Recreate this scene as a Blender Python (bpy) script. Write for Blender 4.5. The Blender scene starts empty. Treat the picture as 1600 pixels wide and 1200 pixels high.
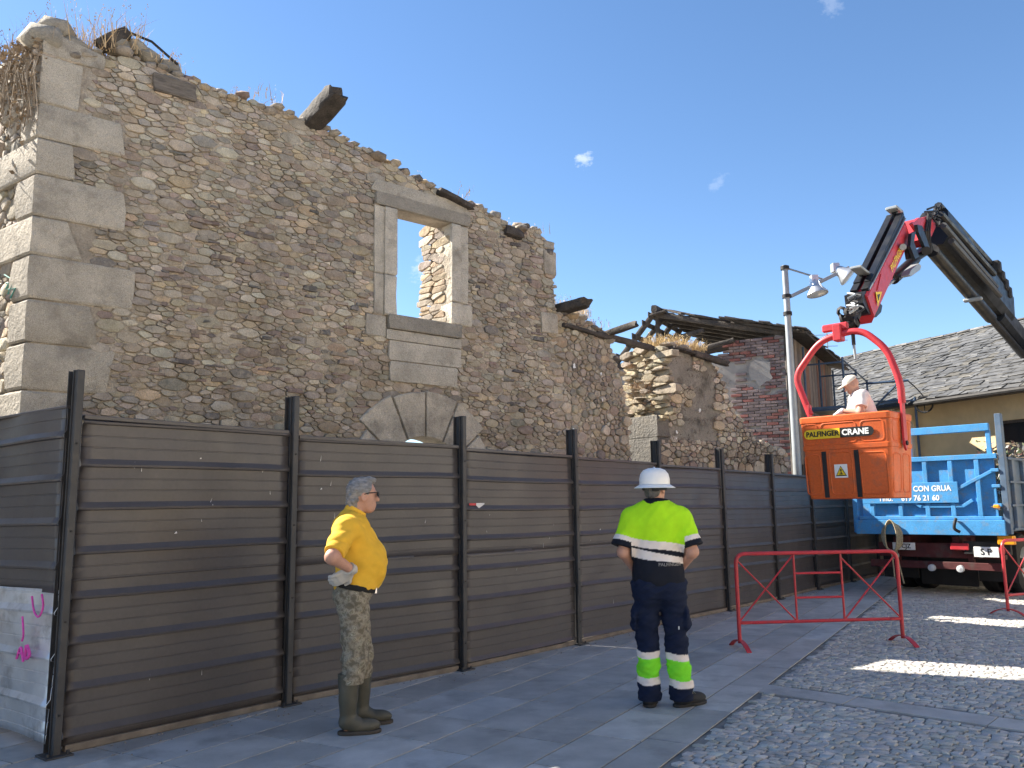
import bpy, math, random
import numpy as np
from mathutils import Vector, Matrix

# ------------------------------------------------------------------ camera, sky, sun, exposure
sc = bpy.context.scene
rad = math.radians
FPX, PITCH, ROLL, EYE = 1300.0, math.atan(193/1300), rad(.7), 1.53
fw = np.array([0, math.cos(PITCH), math.sin(PITCH)])
_r0 = np.array([1., 0, 0]); _u0 = np.array([0, -math.sin(PITCH), math.cos(PITCH)])
cR = math.cos(ROLL)*_r0 - math.sin(ROLL)*_u0
cU = math.sin(ROLL)*_r0 + math.cos(ROLL)*_u0
CAM = np.array([0, 0, EYE])
cam_d = bpy.data.cameras.new('camera'); cam = bpy.data.objects.new('camera', cam_d)
sc.collection.objects.link(cam); sc.camera = cam
cam_d.sensor_width = 36; cam_d.lens = 36*FPX/1600; cam_d.clip_end = 3000; cam_d.clip_start = .05
M = Matrix.Identity(4)
for i in range(3):
    M[i][0] = cR[i]; M[i][1] = cU[i]; M[i][2] = -fw[i]; M[i][3] = CAM[i]
cam.matrix_world = M

SUN_AZ, SUN_EL = 64.5, 38.6          # degrees left of the view axis, above the horizon
SUNV = np.array([-math.sin(rad(SUN_AZ))*math.cos(rad(SUN_EL)), math.cos(rad(SUN_AZ))*math.cos(rad(SUN_EL)), math.sin(rad(SUN_EL))])
w = bpy.data.worlds.new('World'); sc.world = w; w.use_nodes = True
nt = w.node_tree; bg = nt.nodes['Background']
sky = nt.nodes.new('ShaderNodeTexSky'); sky.sky_type = 'NISHITA'; sky.sun_disc = False
sky.sun_elevation = rad(SUN_EL); sky.sun_rotation = rad(-SUN_AZ)
sky.altitude = 1200; sky.air_density = .9; sky.dust_density = .2; sky.ozone_density = .9
bg.inputs['Strength'].default_value = .076
hs = nt.nodes.new('ShaderNodeHueSaturation'); hs.inputs['Saturation'].default_value = 1.14
nt.links.new(sky.outputs[0], hs.inputs['Color']); skyc = hs.outputs[0]
# three small thin wisps of cloud, each standing in its own direction
tc = nt.nodes.new('ShaderNodeTexCoord')
def wn(t, **kw):
    n = nt.nodes.new(t)
    for k, v in kw.items(): setattr(n, k, v)
    return n
mp = wn('ShaderNodeMapping'); mp.inputs['Scale'].default_value = (1, 1, 1.6); nt.links.new(tc.outputs['Generated'], mp.inputs[0])
no = wn('ShaderNodeTexNoise'); no.inputs['Scale'].default_value = 60; no.inputs['Detail'].default_value = 6; no.inputs['Roughness'].default_value = .65; nt.links.new(mp.outputs[0], no.inputs['Vector'])
for px, py, rr, amt in ((912, 252, 1.0, .5), (1122, 286, 1.2, .13), (655, 425, 1.5, .35), (1300, 8, 1.3, .15)):
    d_ = fw+cR*((px-800)/FPX)+cU*((600-py)/FPX); d_ = d_/np.linalg.norm(d_)
    dp = wn('ShaderNodeVectorMath', operation='DOT_PRODUCT'); nt.links.new(tc.outputs['Generated'], dp.inputs[0]); dp.inputs[1].default_value = tuple(d_)
    m1 = wn('ShaderNodeMapRange'); m1.inputs[1].default_value = math.cos(rad(rr)); m1.inputs[2].default_value = 1; m1.inputs[3].default_value = -.2; m1.inputs[4].default_value = .22; m1.clamp = False if hasattr(m1, 'clamp') else False
    m1.clamp = True; nt.links.new(dp.outputs['Value'], m1.inputs[0])
    ad = wn('ShaderNodeMath', operation='ADD'); nt.links.new(no.outputs['Fac'], ad.inputs[0]); nt.links.new(m1.outputs[0], ad.inputs[1])
    m2 = wn('ShaderNodeMapRange'); m2.inputs[1].default_value = .60; m2.inputs[2].default_value = .80; m2.inputs[3].default_value = 0; m2.inputs[4].default_value = amt; nt.links.new(ad.outputs[0], m2.inputs[0])
    mx = wn('ShaderNodeMix', data_type='RGBA'); nt.links.new(m2.outputs[0], mx.inputs[0]); nt.links.new(skyc, mx.inputs[6]); mx.inputs[7].default_value = (5, 5.3, 5.8, 1); skyc = mx.outputs[2]
nt.links.new(skyc, bg.inputs['Color'])
sl = bpy.data.lights.new('sun', 'SUN'); sl.energy = 5.0; sl.angle = rad(.5); sl.color = (1, .93, .82)
so = bpy.data.objects.new('sun', sl); sc.collection.objects.link(so)
so.rotation_euler = Vector(SUNV).to_track_quat('Z', 'Y').to_euler(); so.location = (-20, 10, 30)
vs = sc.view_settings; vs.view_transform = 'Standard'; vs.look = 'None'; vs.gamma = 1; vs.use_curve_mapping = False
vs.exposure = 1.72
sc.cycles.max_bounces = 6; sc.cycles.diffuse_bounces = 4; sc.cycles.glossy_bounces = 3

# ------------------------------------------------------------------ helpers
rnd = random.Random(7)
nr = np.random.RandomState(3)
col = sc.collection
def A(*p): return np.array(p, float)
def ray(x, y): return fw + cR*((x-800)/FPX) + cU*((600-y)/FPX)
def at(x, y, D):                       # the point seen at a pixel, D metres ahead
    d = ray(x, y); return CAM + d*(D/d[1])
def gr(x, y, z=0):
    d = ray(x, y); return CAM + d*((z-EYE)/d[2])
def pr(p):
    v = np.asarray(p, float)-CAM; dz = v@fw
    return np.stack([800+FPX*(v@cR)/dz, 600-FPX*(v@cU)/dz], -1)
def unit(v): v = np.asarray(v, float); return v/np.linalg.norm(v)
Z = A(0, 0, 1)

def thing(name, label, cat, loc=(0, 0, 0), group=None, kind=None, rotz=0):
    o = bpy.data.objects.new(name, None); col.objects.link(o); o.empty_display_size = .2
    o.location = loc; o.rotation_euler = (0, 0, rotz)
    o.matrix_basis = Matrix.Translation(Vector(loc)) @ Matrix.Rotation(rotz, 4, 'Z')
    return tag(o, label, cat, group, kind)
def tag(o, label=None, cat=None, group=None, kind=None):
    if label: o['label'] = label
    if cat: o['category'] = cat
    if group: o['group'] = group
    if kind: o['kind'] = kind
    return o
def mesh_of(name, v, f, cols=None, smooth=0):
    m = bpy.data.meshes.new(name); m.from_pydata([tuple(map(float, p)) for p in v], [], [tuple(map(int, q)) for q in f])
    if cols is not None:
        a = m.color_attributes.new('Col', 'FLOAT_COLOR', 'POINT')
        cc = np.ones((len(v), 4), np.float32); cc[:, :3] = cols
        a.data.foreach_set('color', cc.ravel())
    if smooth:
        m.polygons.foreach_set('use_smooth', [True]*len(m.polygons))
        if smooth < 180: m.set_sharp_from_angle(angle=rad(smooth))
    m.update(); return m
def wm(o): return wm(o.parent) @ o.matrix_parent_inverse @ o.matrix_basis if o.parent else o.matrix_basis.copy()
def link(name, m, mat, parent=None, local=False):
    o = bpy.data.objects.new(name, m); col.objects.link(o)
    if mat and not m.materials: m.materials.append(mat)
    if parent:
        o.parent = parent
        if not local:
            o.matrix_parent_inverse = wm(parent).inverted()
    return o

def frame(d, up=Z):
    d = unit(d); s = np.cross(d, up)
    if np.linalg.norm(s) < 1e-5: s = np.cross(d, A(1, 0, 0))
    s = unit(s); return d, s, np.cross(s, d)

class G:
    def __init__(s): s.v = []; s.f = []; s.c = []
    def add(s, v, f, c=None):
        o = len(s.v); s.v += [tuple(p) for p in v]; s.f += [tuple(i+o for i in q) for q in f]; s.c += [c or (1, 1, 1)]*len(v); return s
    def box(s, c, h, R=None, b=.004, c_=None, jit=0):
        h = np.asarray(h, float); b = min(b, h.min()*.6); V = []; F = []; idx = {}
        for sx in (-1, 1):
            for sy in (-1, 1):
                for sz in (-1, 1):
                    sg = A(sx, sy, sz)
                    for ax in range(3):
                        p = sg*h - sg*b; p[ax] = sg[ax]*h[ax]; idx[(sx, sy, sz, ax)] = len(V); V.append(p)
        for ax in range(3):
            o1, o2 = (ax+1) % 3, (ax+2) % 3
            for sg in (-1, 1):
                q = []
                for a_, b_ in ((-1, -1), (1, -1), (1, 1), (-1, 1)):
                    k = [0, 0, 0]; k[ax] = sg; k[o1] = a_; k[o2] = b_; q.append(idx[(*k, ax)])
                F.append(q if sg > 0 else q[::-1])
            for a_ in (-1, 1):
                for b_ in (-1, 1):
                    k0 = [0, 0, 0]; k0[o1] = a_; k0[o2] = b_; k0[ax] = -1; k1 = list(k0); k1[ax] = 1
                    q = [idx[(*k0, o1)], idx[(*k1, o1)], idx[(*k1, o2)], idx[(*k0, o2)]]
                    F.append(q[::-1] if a_*b_ > 0 else q)
        for sx in (-1, 1):
            for sy in (-1, 1):
                for sz in (-1, 1):
                    q = [idx[(sx, sy, sz, a)] for a in range(3)]; F.append(q if sx*sy*sz > 0 else q[::-1])
        V = np.array(V)
        if jit: V = V + nr.uniform(-jit, jit, V.shape)
        if R is not None: V = V @ np.asarray(R, float)
        return s.add(V+np.asarray(c, float), F, c_)
    def bar(s, a, b, wd, ht, up=Z, bev=.004, c_=None, jit=0):       # a bar from a to b: width across, height along up
        a = np.asarray(a, float); b = np.asarray(b, float); d, sd, uu = frame(b-a, np.asarray(up, float))
        return s.box((a+b)/2, (np.linalg.norm(b-a)/2, wd/2, ht/2), [d, sd, uu], bev, c_, jit)
    def tube(s, pts, r, n=8, c_=None, caps=True, closed=False):
        pts = [np.asarray(p, float) for p in pts]; k = len(pts); V = []; F = []
        rs = r if hasattr(r, '__len__') else [r]*k
        prev = None
        for i, p in enumerate(pts):
            if closed: d = unit(pts[(i+1) % k]-pts[i-1])
            else: d = unit((pts[min(i+1, k-1)]-pts[max(i-1, 0)]))
            if prev is None:
                _, sd, uu = frame(d)
            else:
                sd = unit(prev - d*(prev@d)); uu = np.cross(sd, d)
            prev = sd
            for j in range(n):
                t = 2*math.pi*j/n; V.append(p+rs[i]*(math.cos(t)*sd+math.sin(t)*uu))
        for i in range(k if closed else k-1):
            for j in range(n):
                a0 = i*n+j; a1 = i*n+(j+1) % n; b0 = ((i+1) % k)*n+j; b1 = ((i+1) % k)*n+(j+1) % n
                F.append((a0, b0, b1, a1))
        if caps and not closed: F += [tuple(range(n)), tuple(range((k-1)*n, k*n))[::-1]]
        return s.add(V, F, c_)
    def prism(s, poly, vec, c_=None):
        poly = [np.asarray(p, float) for p in poly]; vec = np.asarray(vec, float); k = len(poly)
        nn = np.zeros(3)
        for i in range(k): nn += np.cross(poly[i]-poly[0], poly[(i+1) % k]-poly[0])
        if nn@vec > 0: poly = poly[::-1]
        V = poly+[p+vec for p in poly]
        F = [tuple(range(k)), tuple(range(k, 2*k))[::-1]]+[(i, k+i, k+(i+1) % k, (i+1) % k) for i in range(k)]
        return s.add(V, F, c_)
    def quad(s, *p, c_=None): return s.add(p, [tuple(range(len(p)))], c_)
    def lathe(s, prof, c, ax=Z, n=16, c_=None):                      # prof: (radius, height) pairs along ax
        d, sd, uu = frame(ax); V = []; F = []; c = np.asarray(c, float)
        for r, hgt in prof:
            for j in range(n):
                t = 2*math.pi*j/n; V.append(c+d*hgt+max(r, 1e-4)*(math.cos(t)*sd+math.sin(t)*uu))
        for i in range(len(prof)-1):
            for j in range(n): F.append((i*n+j, (i+1)*n+j, (i+1)*n+(j+1) % n, i*n+(j+1) % n))
        return s.add(V, F, c_)
    def build(s, name, mat, parent=None, smooth=35, local=False):
        return link(name, mesh_of(name, s.v, s.f, s.c, smooth), mat, parent, local)

def smooth_path(pts, r=.1, n=5):       # rounds the corners of a polyline
    pts = [np.asarray(p, float) for p in pts]; out = [pts[0]]
    for i in range(1, len(pts)-1):
        a, b, c = pts[i-1], pts[i], pts[i+1]
        ra = min(r, np.linalg.norm(a-b)*.45); rc_ = min(r, np.linalg.norm(c-b)*.45)
        p0 = b+unit(a-b)*ra; p1 = b+unit(c-b)*rc_
        for k in range(n+1):
            t = k/n; out.append((1-t)**2*p0+2*t*(1-t)*b+t*t*p1)
    return out+[pts[-1]]

def mat(name, c=(.5, .5, .5), rough=.7, metal=0, var=.15, scale=6, attr=False, bump=.0, bscale=30, fine=0, fscale=150,
        stain=None, sscale=2, samt=.5, stretch=None, spec=.4, rvar=0, bdist=.01, broad=0):
    m = bpy.data.materials.new(name); m.use_nodes = True; t = m.node_tree; N = t.nodes; L = t.links
    p = N['Principled BSDF']; p.inputs['Roughness'].default_value = rough; p.inputs['Metallic'].default_value = metal
    p.inputs['Specular IOR Level'].default_value = spec
    co = N.new('ShaderNodeTexCoord'); vec = co.outputs['Object']
    if stretch:
        mp = N.new('ShaderNodeMapping'); mp.inputs['Scale'].default_value = stretch; L.new(vec, mp.inputs[0]); vec = mp.outputs[0]
    def noise(sc_, det=5, ro=.6):
        n = N.new('ShaderNodeTexNoise'); n.inputs['Scale'].default_value = sc_; n.inputs['Detail'].default_value = det
        n.inputs['Roughness'].default_value = ro; L.new(vec, n.inputs['Vector']); return n.outputs['Fac']
    if attr:
        at_ = N.new('ShaderNodeAttribute'); at_.attribute_name = 'Col'; base = at_.outputs['Color']
        tint = N.new('ShaderNodeMix'); tint.data_type = 'RGBA'; tint.blend_type = 'MULTIPLY'; tint.inputs[0].default_value = 1
        L.new(base, tint.inputs[6]); tint.inputs[7].default_value = (*c, 1); base = tint.outputs[2]
    else:
        rg = N.new('ShaderNodeRGB'); rg.outputs[0].default_value = (*c, 1); base = rg.outputs[0]
    def mul(base, fac, lo, hi, amt):
        mr = N.new('ShaderNodeMapRange'); mr.inputs[1].default_value = lo; mr.inputs[2].default_value = hi
        mr.inputs[3].default_value = 1-amt; mr.inputs[4].default_value = 1+amt; L.new(fac, mr.inputs[0])
        v = N.new('ShaderNodeMix'); v.data_type = 'RGBA'; v.blend_type = 'MULTIPLY'; v.inputs[0].default_value = 1
        L.new(base, v.inputs[6]); L.new(mr.outputs[0], v.inputs[7]); return v.outputs[2]
    if broad: base = mul(base, noise(.75, 6, .6), .32, .68, broad)
    if var: base = mul(base, noise(scale), .3, .7, var)
    if fine: base = mul(base, noise(fscale, 3), .3, .7, fine)
    if stain:
        mr = N.new('ShaderNodeMapRange'); mr.inputs[1].default_value = .52; mr.inputs[2].default_value = .68
        mr.inputs[3].default_value = 0; mr.inputs[4].default_value = samt; L.new(noise(sscale, 8, .65), mr.inputs[0])
        v = N.new('ShaderNodeMix'); v.data_type = 'RGBA'; L.new(mr.outputs[0], v.inputs[0]); L.new(base, v.inputs[6]); v.inputs[7].default_value = (*stain, 1)
        base = v.outputs[2]
    L.new(base, p.inputs['Base Color'])
    if rvar:
        mr = N.new('ShaderNodeMapRange'); mr.inputs[1].default_value = .3; mr.inputs[2].default_value = .7
        mr.inputs[3].default_value = rough-rvar; mr.inputs[4].default_value = rough+rvar; L.new(noise(scale*1.7), mr.inputs[0]); L.new(mr.outputs[0], p.inputs['Roughness'])
    if bump:
        b = N.new('ShaderNodeBump'); b.inputs['Strength'].default_value = bump; b.inputs['Distance'].default_value = bdist
        L.new(noise(bscale, 7, .65), b.inputs['Height']); L.new(b.outputs[0], p.inputs['Normal'])
    return m

MAT = dict(
    stone=mat('rubble stone', (1, 1, 1), .9, var=.22, scale=9, attr=True, bump=1, bscale=21, fine=.22, fscale=90, stain=(.42, .365, .295), sscale=13, samt=.6, bdist=.02, broad=.2),
    mortar=mat('lime mortar', (.42, .36, .285), .95, var=.25, scale=4, bump=1, bscale=24, fine=.2, fscale=70, stain=(.27, .225, .175), sscale=6, samt=.7, bdist=.035, broad=.2),
    granite=mat('granite', (1, 1, 1), .88, var=.2, scale=3.5, attr=True, bump=1, bscale=22, fine=.38, fscale=150, stain=(.20, .175, .14), sscale=2.6, samt=.7, bdist=.035),
    plaster=mat('old plaster', (.25, .23, .195), .95, var=.25, scale=2.2, bump=1, bscale=14, fine=.2, fscale=60, stain=(.085, .075, .06), sscale=2.6, samt=.95, bdist=.03),
    cement=mat('cement render', (.30, .285, .265), .9, var=.15, scale=2.5, bump=.4, bscale=30, stain=(.2, .18, .165), sscale=2, samt=.6),
    brick=mat('brick', (1, 1, 1), .9, var=.2, scale=8, attr=True, bump=.5, bscale=50),
    oldwood=mat('weathered timber', (.062, .052, .044), .85, var=.4, scale=5, bump=.9, bscale=16, fine=.4, fscale=60, stretch=(1, 1, 1), stain=(.13, .11, .09), sscale=6, samt=.5, bdist=.02),
    board=mat('grey boards', (1, 1, 1), .85, var=.3, scale=4, attr=True, bump=.6, bscale=20, fine=.3, fscale=60, stretch=(1, 1, .15)),
    straw=mat('dry grass', (1, 1, 1), .9, var=.1, attr=True),
    slab=mat('paving slab', (1, 1, 1), .62, var=.13, scale=3, attr=True, bump=.25, bscale=80, fine=.12, fscale=220, stain=(.25, .245, .235), sscale=2.6, samt=.65, rvar=.1, broad=.12),
    sett=mat('granite sett', (1, 1, 1), .92, spec=.2, var=.2, scale=6, attr=True, bump=.5, bscale=60, fine=.15, fscale=150),
    joint=mat('joint sand', (.22, .21, .195), .95, var=.3, scale=4, bump=.6, bscale=60),
    darkjoint=mat('dirt in joints', (.13, .125, .115), .95, var=.3, scale=4),
    ground=mat('pale stone ground', (.47, .43, .37), .95, var=.2, scale=.8, bump=.4, bscale=20),
    sheet=mat('brown coated sheet', (.074, .066, .065), .42, var=.12, scale=1.5, spec=.5, fine=.08, fscale=40, stain=(.10, .09, .085), sscale=2.2, samt=.4, rvar=.08, bump=.05, bscale=5),
    silver=mat('bare galvanised sheet', (.60, .61, .63), .42, .6, var=.15, scale=3, stain=(.22, .21, .2), sscale=5, samt=.6, rvar=.1),
    post=mat('steel post', (.052, .052, .054), .5, .2, var=.25, scale=4, stain=(.10, .085, .07), sscale=9, samt=.4),
    red=mat('red paint', (.50, .035, .045), .42, var=.12, scale=8, stain=(.32, .06, .06), sscale=9, samt=.5, rvar=.1),
    orange=mat('orange plastic', (.62, .115, .022), .5, var=.08, scale=3, stain=(.34, .11, .055), sscale=7, samt=.6, fine=.1, fscale=40, rvar=.12, bump=.12, bscale=9),
    black=mat('black rubber', (.018, .018, .02), .7, var=.3, scale=6),
    boom=mat('dark boom paint', (.012, .013, .016), .45, .1, var=.25, scale=3, stain=(.035, .033, .03), sscale=6, samt=.5, rvar=.12),
    blue=mat('blue truck paint', (.06, .27, .55), .5, var=.15, scale=3, stain=(.20, .23, .25), sscale=8, samt=.65, fine=.14, fscale=60, rvar=.1),
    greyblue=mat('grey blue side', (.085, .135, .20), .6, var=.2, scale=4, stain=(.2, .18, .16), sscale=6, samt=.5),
    maroon=mat('dark red chassis', (.085, .02, .02), .7, var=.3, scale=5, stain=(.08, .07, .06), sscale=4, samt=.7),
    dirty=mat('greasy steel', (.03, .028, .027), .7, .2, var=.4, scale=6),
    chrome=mat('rod steel', (.7, .7, .72), .2, 1, var=.05),
    alu=mat('lamp aluminium', (.55, .56, .57), .4, .7, var=.1, scale=8),
    galv=mat('galvanised pole', (.33, .35, .355), .5, .4, var=.1, scale=5, stain=(.25, .26, .26), sscale=6, samt=.5),
    glass=mat('dark glass', (.02, .022, .025), .08, 0, var=0, spec=.8),
    lampglass=mat('lamp glass', (.55, .57, .58), .12, 0, var=.1, spec=.7),
    white=mat('white paint', (.78, .78, .76), .5, var=.05),
    yellow=mat('yellow print', (.80, .55, .02), .5, var=.05),
    ink=mat('black print', (.012, .012, .012), .5, var=.1),
    slate=mat('roof slate', (1, 1, 1), .62, var=.25, scale=5, attr=True, bump=.5, bscale=30, fine=.2, fscale=60, rvar=.12),
    stucco=mat('ochre stucco', (.66, .50, .28), .9, var=.1, scale=2, bump=.2, bscale=40, stain=(.54, .40, .23), sscale=1.2, samt=.5),
    cream=mat('cream stucco', (.62, .56, .46), .9, var=.1, scale=2),
    skin=mat('skin', (.50, .27, .19), .5, var=.1, scale=14, fine=.06, fscale=120),
    fabric=mat('fabric', (1, 1, 1), .85, var=.07, scale=12, attr=True, bump=.15, bscale=220, spec=.2),
    hair=mat('grey hair', (.23, .225, .22), .6, var=.4, scale=30, stretch=(1, 1, 3), bump=.6, bscale=60),
    bootrub=mat('olive rubber', (.075, .07, .05), .5, var=.2, scale=7, stain=(.15, .13, .1), sscale=6, samt=.5),
    helmet=mat('white helmet', (.82, .82, .80), .3, var=.03),
    reflect=mat('reflective tape', (.72, .66, .62), .45, var=.12, scale=40),
    rope=mat('rope', (.36, .31, .20), .9, var=.3, scale=40, bump=.6, bscale=90),
    amber=mat('amber lens', (.75, .30, .015), .3, var=.05),
    pink=mat('pink spray', (.75, .08, .42), .6, var=.2, scale=20),
    teal=mat('green spray', (.12, .33, .28), .8, var=.3, scale=20),
    branch=mat('twigs', (.11, .085, .06), .9, var=.3, scale=9),
    leaf=mat('dry leaves', (1, 1, 1), .8, var=.2, attr=True),
)
# camouflage cloth: patches of four tones
def camo():
    m = bpy.data.materials.new('camouflage cloth'); m.use_nodes = True; t = m.node_tree; p = t.nodes['Principled BSDF']; p.inputs['Roughness'].default_value = .9
    p.inputs['Specular IOR Level'].default_value = .15
    co = t.nodes.new('ShaderNodeTexCoord'); n = t.nodes.new('ShaderNodeTexNoise'); n.inputs['Scale'].default_value = 26; n.inputs['Detail'].default_value = 4
    r = t.nodes.new('ShaderNodeValToRGB'); r.color_ramp.interpolation = 'CONSTANT'; e = r.color_ramp.elements
    e[0].color = (.15, .13, .095, 1); e[1].position = .44; e[1].color = (.23, .20, .15, 1)
    for q, c_ in ((.52, (.30, .265, .20)), (.60, (.19, .175, .12)), (.66, (.36, .33, .26))):
        k = e.new(q); k.color = (*c_, 1)
    t.links.new(co.outputs['Object'], n.inputs['Vector']); t.links.new(n.outputs['Fac'], r.inputs[0]); t.links.new(r.outputs[0], p.inputs['Base Color'])
    return m
MAT['camo'] = camo()

def text(name, body, size, org, xd, yd, mt, parent, fat=0, depth=.0015, sx=1):
    c = bpy.data.curves.new(name, 'FONT'); c.body = body; c.size = size; c.offset = fat; c.extrude = depth; c.align_x = 'CENTER'; c.align_y = 'CENTER'
    c.resolution_u = 3
    o = bpy.data.objects.new(name, c); col.objects.link(o); m = bpy.data.meshes.new_from_object(o)
    bpy.data.objects.remove(o); bpy.data.curves.remove(c)
    xd = unit(xd); yd = unit(yd); zd = np.cross(xd, yd)
    V = np.array([v.co[:] for v in m.vertices]); V = np.asarray(org, float)+V[:, :1]*xd*sx+V[:, 1:2]*yd+V[:, 2:]*zd
    m.vertices.foreach_set('co', V.ravel()); m.name = name; m.update()
    return link(name, m, mt, parent)
# ------------------------------------------------------------------ masonry tools
def clip(poly, n, d):                 # keep points with p.n <= d
    out = []; k = len(poly)
    for i in range(k):
        a = poly[i]; b = poly[(i+1) % k]; fa = a[0]*n[0]+a[1]*n[1]-d; fb = b[0]*n[0]+b[1]*n[1]-d
        if fa <= 0: out.append(a)
        if (fa < 0) != (fb < 0) and fa != fb:
            t = fa/(fa-fb); out.append((a[0]+t*(b[0]-a[0]), a[1]+t*(b[1]-a[1])))
    return out
def rubble(s0, s1, z0, z1, keep, seed, big=.15, small=.045, st=1.5, gap=.006):
    """cells of an irregular rubble wall in wall coordinates; keep(s, z) says where stone stands"""
    R = np.random.RandomState(seed); PP = np.zeros((20000, 2)); QQ = np.zeros(20000); n_ = 0
    area = (s1-s0)*(z1-z0)
    for r, frac in ((big, .35), (big*.72, 1.2), (big*.52, 2.4), (small*1.25, 4), (small, 6)):
        nn = int(frac*area/(math.pi*r*r*st))
        C = np.stack([R.uniform(s0/st, s1/st, nn), R.uniform(z0, z1, nn)], 1); rr = r*R.uniform(.8, 1.2, nn)
        for c, q in zip(C, rr):
            if not keep(c[0]*st, c[1]) and q > small*1.6: continue
            dx = PP[:n_, 0]-c[0]; dy = PP[:n_, 1]-c[1]
            if n_ and (dx*dx+dy*dy < (.80*(QQ[:n_]+q))**2).any(): continue
            PP[n_] = c; QQ[n_] = q; n_ += 1
    P = PP[:n_]; Q = QQ[:n_]
    out = []
    for i in range(len(P)):
        c = P[i]
        if not keep(c[0]*st, c[1]): continue
        d2 = ((P-c)**2).sum(1); nb = np.argpartition(d2, min(19, len(P)-1))[:19]; nb = nb[np.argsort(d2[nb])][1:18]
        h = Q[i]*2.6; poly = [(c[0]-h, c[1]-h), (c[0]+h, c[1]-h), (c[0]+h, c[1]+h), (c[0]-h, c[1]+h)]
        for ang in (.785, 2.356, 3.927, 5.498):
            nn = (math.cos(ang), math.sin(ang)); poly = clip(poly, nn, c[0]*nn[0]+c[1]*nn[1]+Q[i]*2.5)
        for j in nb:
            dv = P[j]-c; L = math.sqrt(d2[j]); nn = dv/L
            t = (d2[j]+Q[i]**2-Q[j]**2)/(2*L)
            poly = clip(poly, nn, c@nn+max(.2*Q[i], min(t, L-.1*Q[j]))-gap/2)
            if len(poly) < 3: break
        if len(poly) < 3: continue
        pg = np.array(poly); pg[:, 0] *= st
        a = .5*abs(sum(pg[k-1, 0]*pg[k, 1]-pg[k, 0]*pg[k-1, 1] for k in range(len(pg))))
        if a < .0012: continue
        out.append(pg)
    return out
STONE_COL = [((.33, .275, .205), 5), ((.30, .265, .22), 4.5), ((.235, .18, .13), 3), ((.37, .28, .175), 2.2), ((.20, .145, .125), 1.7), ((.115, .105, .10), 1.1), ((.41, .36, .29), 2.8), ((.28, .235, .185), 4.5), ((.21, .19, .165), 2)]
_w = np.array([q for _, q in STONE_COL]); _w = _w/_w.sum()
def stone_geo(pg, P, u, n, R, dome=.03, base=.0, tint=None):
    c = pg.mean(0); k = len(pg)
    # round the corners once, then keep at most nine points
    q = []
    rr_ = R.uniform(.02, .13)
    for i in range(k):
        a, b = pg[i], pg[(i+1) % k]; e_ = R.uniform(.94, 1.0, 2); q += [c+((a*(1-rr_)+b*rr_)-c)*e_[0], c+((a*rr_+b*(1-rr_))-c)*e_[1]]
    q = np.array(q)
    while len(q) > 9:
        L = np.linalg.norm(q-np.roll(q, -1, 0), axis=1); i = L.argmin(); j = (i+1) % len(q)
        q[i] = (q[i]+q[j])/2; q = np.delete(q, j, 0)
    k = len(q); size = np.sqrt(np.ptp(pg[:, 0])*np.ptp(pg[:, 1]))
    dm = dome*R.uniform(.45, 1.15)*min(1, size/.14); tl = R.uniform(-.12, .12, 2)
    flat = R.uniform(.80, .93)
    rings = [(1.0, -.03), (.985, dm*.55+base), (flat, dm*.95+base)]
    V = []
    for sc_, d in rings:
        for p in q:
            e = c+(p-c)*sc_*R.uniform(.97, 1.03); V.append(P+u*e[0]+Z*e[1]+n*(d+(tl@(e-c) if d > 0 else 0)+(R.uniform(-.003, .003))))
    V.append(P+u*c[0]+Z*c[1]+n*(dm*R.uniform(.9, 1.2)+base))
    F = []
    flip = np.dot(np.cross(u, Z), n) < 0
    area = sum(q[i-1, 0]*q[i, 1]-q[i, 0]*q[i-1, 1] for i in range(k))
    rev = flip != (area < 0)
    for r in range(len(rings)-1):
        for i in range(k):
            j = (i+1) % k; f = (r*k+i, r*k+j, (r+1)*k+j, (r+1)*k+i); F.append(f[::-1] if rev else f)
    for i in range(k):
        f = ((len(rings)-1)*k+i, (len(rings)-1)*k+(i+1) % k, len(V)-1); F.append(f[::-1] if rev else f)
    cc = STONE_COL[R.choice(len(STONE_COL), p=_w)][0] if tint is None else tint
    cc = (np.array(cc)*1.22*.70+A(.42, .37, .30)*.30) if tint is None else np.array(cc)*1.15
    cc = np.clip(cc*A(1., .99, .97)*R.uniform(.78, 1.16)*R.uniform(.96, 1.04, 3), .03, .6)
    return np.array(V), F, tuple(cc)
def fence_top(x): return 636+.09*x
def emit(items, parent, name, rest, mt, limit=300, vis=None, smooth=50, restlabel=None):
    """the pieces that show largest become parts of their own, the rest one joined part"""
    sc_ = []
    for v, f, c in items:
        p = pr(v); x0, y0 = p.min(0); x1, y1 = p.max(0); cx, cy = (x0+x1)/2, (y0+y1)/2
        ok = 0 < cx < 1600 and 0 < cy < 1200 and (vis is None or vis(cx, cy))
        sc_.append((x1-x0)*(y1-y0) if ok and max(x1-x0, y1-y0) > 9 else 0)
    od = np.argsort(-np.array(sc_)); g = G()
    for r, i in enumerate(od):
        v, f, c = items[i]
        if r < limit and sc_[i] > 0: link(name, mesh_of(name, v, f, [c]*len(v), smooth), mt, parent)
        else: g.add(v, f, c)
    if g.v:
        o = g.build(rest, mt, parent, smooth); o['kind'] = 'stuff'
        if restlabel: o['label'] = restlabel
def hsh(s, z): return math.sin(s*12.9898+z*78.233)*43758.5453 % 1
def wnoise(s, z, q=0): return .5*math.sin(5.1*s+3.3*z+q)+.3*math.sin(11.3*s-7.9*z+1.7*q)+.2*math.sin(23*s+19*z+q)
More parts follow.
